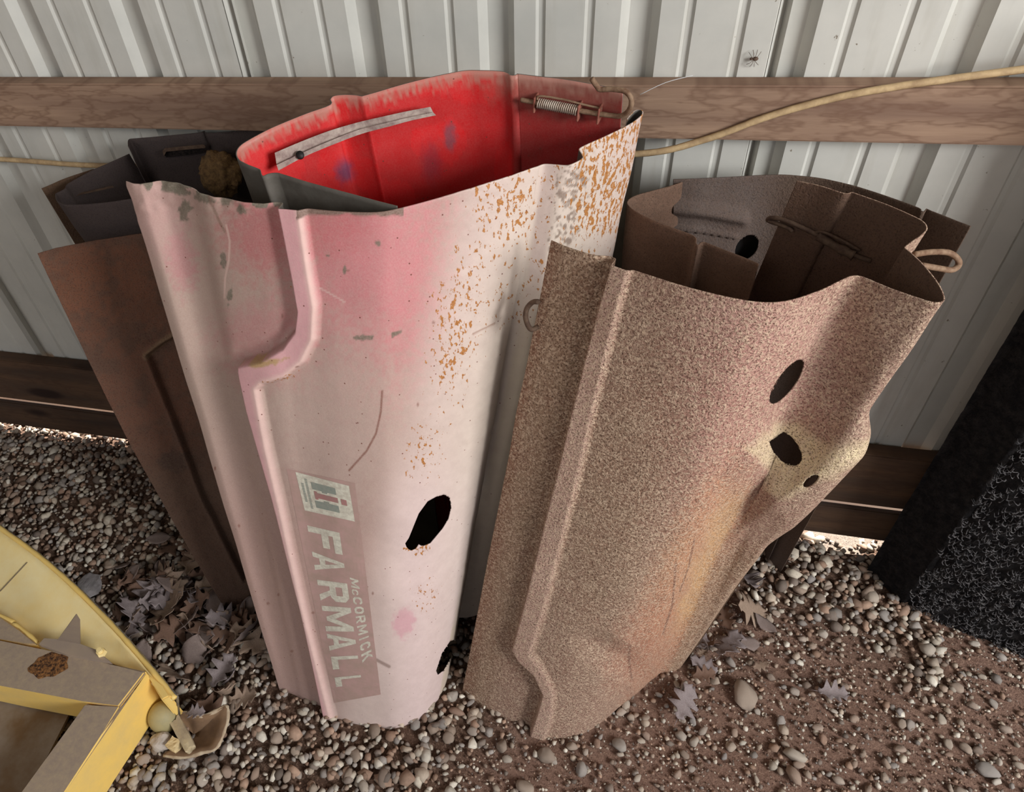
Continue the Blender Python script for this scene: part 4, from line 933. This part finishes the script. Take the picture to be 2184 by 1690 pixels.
bp = onz(216, 1392, .165); bm = bmesh.new(); bmesh.ops.create_cone(bm, segments=6, radius1=.011, radius2=.010, depth=.010, cap_ends=True, matrix=Matrix.Translation(tuple(bp))); bmesh.ops.create_cone(bm, segments=14, radius1=.007, radius2=.006, depth=.018, cap_ends=True, matrix=Matrix.Translation((bp[0], bp[1], bp[2]+.004))); from_bm('bolt', bm, MYELD, yf)
# rust stain on the cross bar is a raised rusty patch of paint
V = []; ce = onz(105, 1420, .1508)
MRP = M('rust_patch'); c_ = MRP.mix(MRP.ramp(MRP.noise(140, 4, .7), [(.4, 0), (.62, 1)]), S(58, 42, 34), S(150, 104, 62)); MRP.bump(MRP.noise(180, 3), .002, 1); MRP.out(c_, .95, 0, .1); MRP = MRP.m
pp = [onz(105 + 40*math.cos(t)*(1 + .12*math.sin(5*t)) + 16*math.sin(t)*-1*0 + 14*(-math.sin(t)), 1420 + 27*math.sin(t)*(1 + .1*math.cos(7*t)), .1506) for t in np.linspace(0, 6.283, 29)[:-1]]
bm = bmesh.new(); vs = [bm.verts.new(tuple(p)) for p in pp]; top_ = [bm.verts.new(tuple(np.array(p)*.9 + ce*.1 + np.array([0, 0, .0006]))) for p in pp]
for i in range(28): bm.faces.new((vs[i], vs[(i+1) % 28], top_[(i+1) % 28], top_[i]))
bm.faces.new(top_); from_bm('rust_patch', bm, MRP, yf)
# inner tray seen through the frame
poly_slab('lower_tray', [*pz(.0, (-200, 1400), (190, 1480)), *pz(.0, (150, 1560), (30, 1800), (-200, 1800))], .035, .028, mat_plain('tray_brown', S(116, 92, 66), S(150, 140, 128), .8, 0, 5, .001), .001)
# rounded foot
fc = onz(350, 1530, .028); bm = bmesh.new(); bmesh.ops.create_uvsphere(bm, u_segments=28, v_segments=16, radius=1, matrix=Matrix.Translation(tuple(fc)) @ Matrix.Diagonal((.034, .034, .04, 1)))
from_bm('rounded_foot', bm, mat_plain('foot_paint', S(176, 158, 108), S(150, 140, 104), .6, 0, 10), yf, True)
bd = [onz(334, 1505, .12), onz(300, 1552, .1), onz(262, 1614, .09), onz(214, 1694, .08), onz(160, 1780, .07)]
tube('worn_edge', [p*np.array([1, 1, 0]) + np.array([-.002, 0, .02]) for p in [onz(336, 1500, .02), onz(300, 1562, .02), onz(262, 1622, .02), onz(214, 1696, .02)]], .004, MRODD, yf, 6, 4, wob=.6)

# ------------------------------------------------------------------ broken pipe shell and rubble beside the foot
MSH = mat_plain('pipe_clay', S(126, 98, 72), S(106, 82, 62), .85, 0, 30, .0012); MSHE = mat_plain('pipe_edge', S(186, 168, 142), S(160, 136, 110), .9, 0, 60, .0015)
cen = onz(420, 1560, .0); rows_o = []; rows_i = []
sh = empty('pipe_shard', cen); tag(sh, 'broken curved clay pipe shard lying on gravel by the yellow frame', 'pipe shard')
rim_t = [(374, 1530, .03), (395, 1520, .034), (425, 1528, .04), (455, 1520, .045), (482, 1507, .05), (486, 1530, .045), (480, 1555, .042), (462, 1596, .036), (430, 1606, .030), (395, 1616, .022), (350, 1612, .012)]
RT = smooth_line([onz(*p) for p in rim_t], 5); cb_ = onz(415, 1568, .0)
for t in (0, .25, .5, .75, .97):
    r_ = RT*(1-t) + cb_*t; r_[:, 2] = RT[:, 2]*(1-t)**1.6 + .003; rows_i.append(list(r_))
mesh_grid_fill('shell', rows_i, MSH, sh, .006); tube('broken_edge', RT[::2], .0042, MSHE, sh, 7, 2, wob=.5)
def chunk(name, c_, r_, rot, mat, sd, label, cat, sub=3, box=False):
    bm = bmesh.new()
    if box: bmesh.ops.create_cube(bm, size=2); bmesh.ops.subdivide_edges(bm, edges=bm.edges[:], cuts=4, use_grid_fill=True)
    else: bmesh.ops.create_icosphere(bm, subdivisions=sub, radius=1)
    for v_ in bm.verts:
        f = 1 + .22*mnoise.noise(v_.co*1.3 + Vector((sd, 0, 0))) + .10*mnoise.noise(v_.co*4 + Vector((sd, 0, 0))); v_.co = v_.co*f
    for v_ in bm.verts: v_.co = Vector((v_.co.x*r_[0], v_.co.y*r_[1], v_.co.z*r_[2]))
    bmesh.ops.rotate(bm, verts=bm.verts, cent=(0, 0, 0), matrix=Matrix.Rotation(rot, 3, 'Z')); bmesh.ops.translate(bm, verts=bm.verts, vec=Vector(tuple(c_)))
    return tag(from_bm(name, bm, mat, None, False), label, cat)
MCON = mat_plain('concrete_rubble', S(182, 170, 158), S(150, 138, 128), .9, 0, 50, .003)
chunk('concrete_chunk', onz(345, 1582, .02), (.024, .020, .02), .5, MCON, 3, 'pale rough concrete chunk in front of the yellow frame foot', 'rubble')
chunk('wood_scrap', onz(392, 1570, .03), (.040, .011, .012), -.65, mat_plain('weathered_tan', S(186, 168, 134), S(150, 134, 112), .9, 0, 30), 8, 'tan broken block lying in the pipe shard', 'scrap', 2, True)
chunk('wood_scrap', onz(372, 1590, .028), (.012, .011, .012), -.3, mat_plain('weathered_cream', S(208, 184, 138), None, .9), 12, 'small cream block beside the concrete chunk', 'scrap', 2, True)
chunk('slate_flake', onz(190, 1252, .01), (.034, .040, .008), .4, mat_plain('flake_grey', S(146, 140, 138), S(112, 106, 106), .9, 0, 30, .004), 21, 'grey stone flake poking out behind the yellow lip', 'rubble')

# ------------------------------------------------------------------ fallen leaves
def leaf_mat(nm, a, b):
    return mat_plain(nm, a, b, .75, 0, 60, .001, .3)
LM = [leaf_mat('leaf_grey', S(132, 116, 108), S(108, 92, 86)), leaf_mat('leaf_brown', S(120, 92, 74), S(92, 70, 60)), leaf_mat('leaf_tan', S(158, 136, 116), S(126, 104, 90)), leaf_mat('leaf_silver', S(146, 134, 132), S(116, 102, 100))]
def leaf_mesh(kind, seed):
    r = random.Random(seed); n = 13; V = []; F = []; st = []
    for i in range(n):
        t = i/(n-1)
        if kind == 0: wv = (math.sin(math.pi*min(1, t*.92+.06))**.8)*(.27 + .20*math.cos(t*math.pi*7 + .5)*(1-.3*t)) + .02
        else: wv = .30*math.sin(math.pi*t)**.8 + .004
        st.append((t, max(.012, wv)))
    curl = r.uniform(-.5, .9); bend = r.uniform(-.5, .6); tw = r.uniform(-.5, .5)
    for t, wv in st:
        for s_ in (-1, -.5, 0, .5, 1):
            x = t-.5 + (.06*abs(s_) if kind == 0 else 0); y = s_*wv; z = curl*y*y*1.6 + bend*(t-.5)**2*.9 + tw*y*(t-.5) + .03*abs(s_) + .02*r.uniform(-1, 1)
            V.append((x, y, z))
    for i in range(n-1):
        for k in range(4): a = i*5+k; F.append((a, a+5, a+6, a+1))
    b = len(V); V += [(-.5, -.008, 0), (-.5, .008, 0), (-.72, .004, .02), (-.72, -.004, .02)]; F.append((b, b+1, b+2, b+3))
    me = bpy.data.meshes.new('oak_leaf'); me.from_pydata(V, [], F); me.polygons.foreach_set('use_smooth', [True]*len(F))
    return me
LMS = []
for i in range(14):
    me = leaf_mesh(0 if i % 4 else 1, 100+i); me.materials.append(LM[i % 4]); LMS.append(me)
def put_leaf(px, py, size, rot, i, label, group=None, z=.014, tilt=.35):
    p = onz(px, py, z); o = bpy.data.objects.new('oak_leaf', LMS[i % len(LMS)]); COL.objects.link(o)
    o.location = tuple(p); o.rotation_euler = (rng.normal(0, tilt), rng.normal(0, tilt), rot); o.scale = (size, size, size)
    md = o.modifiers.new('thickness', 'SOLIDIFY'); md.thickness = .008; tag(o, label, 'leaf', group); return o
SPL = [(475, 1432, .082, 1.35, 3, 'large lobed grey oak leaf on the gravel between yellow frame and pink hood', .03, .1), (520, 1490, .07, .3, 6, 'folded mauve-brown leaf below the large lobed grey leaf', .02, .3),
       (415, 1520, .045, .2, 11, 'pale grey leaf lying over the edge of the pipe shard', .055, .15), (1460, 1500, .085, 1.2, 7, 'narrow silvery leaf below the right hood corner', .025, .2),
       (1600, 1300, .10, .4, 2, 'curled dark leaf beside the foot of the right hood', .03, .4), (1590, 1235, .09, 2.0, 3, 'grey leaf standing against the bottom of the nested dark hood', .03, .6),
       (1775, 1478, .06, .1, 3, 'small mauve lobed leaf alone on the red dirt at right', .014, .1), (1555, 1375, .09, 1.0, 7, 'dusty grey leaf pile top right of the crusted hood base', .02, .3), (1500, 1440, .05, .3, 5, 'small pale leaf scrap just below the right hood', .015, .3),
       (455, 1180, .10, .9, 4, 'broad tan leaf near the dark hood foot at left', .03, .3), (560, 1330, .09, 1.7, 9, 'leaf touching the left edge of the pink hood', .03, .4)]
for (x, y, s_, r_, i, lab, z, tl) in SPL: put_leaf(x, y, s_, r_, i, lab, None, z, tl)
for i in range(78):
    px = rng.normal(400, 95); py = 1300 + (px-400)*.22 + rng.normal(0, 55)
    if px > 585 or px < 215: continue
    put_leaf(px, py, rng.uniform(.055, .105), rng.uniform(0, 6.28), i, 'dry curled oak leaf in the heap left of the pink hood', 'oak leaves heaped left of the pink hood', rng.uniform(.012, .04), .5)
for i in range(9):
    put_leaf(rng.uniform(1480, 1660), rng.uniform(1300, 1440), rng.uniform(.03, .06), rng.uniform(0, 6.28), i, 'dry leaf fragment lying right of the crusted hood', 'leaf fragments right of the crusted hood', .012, .3)
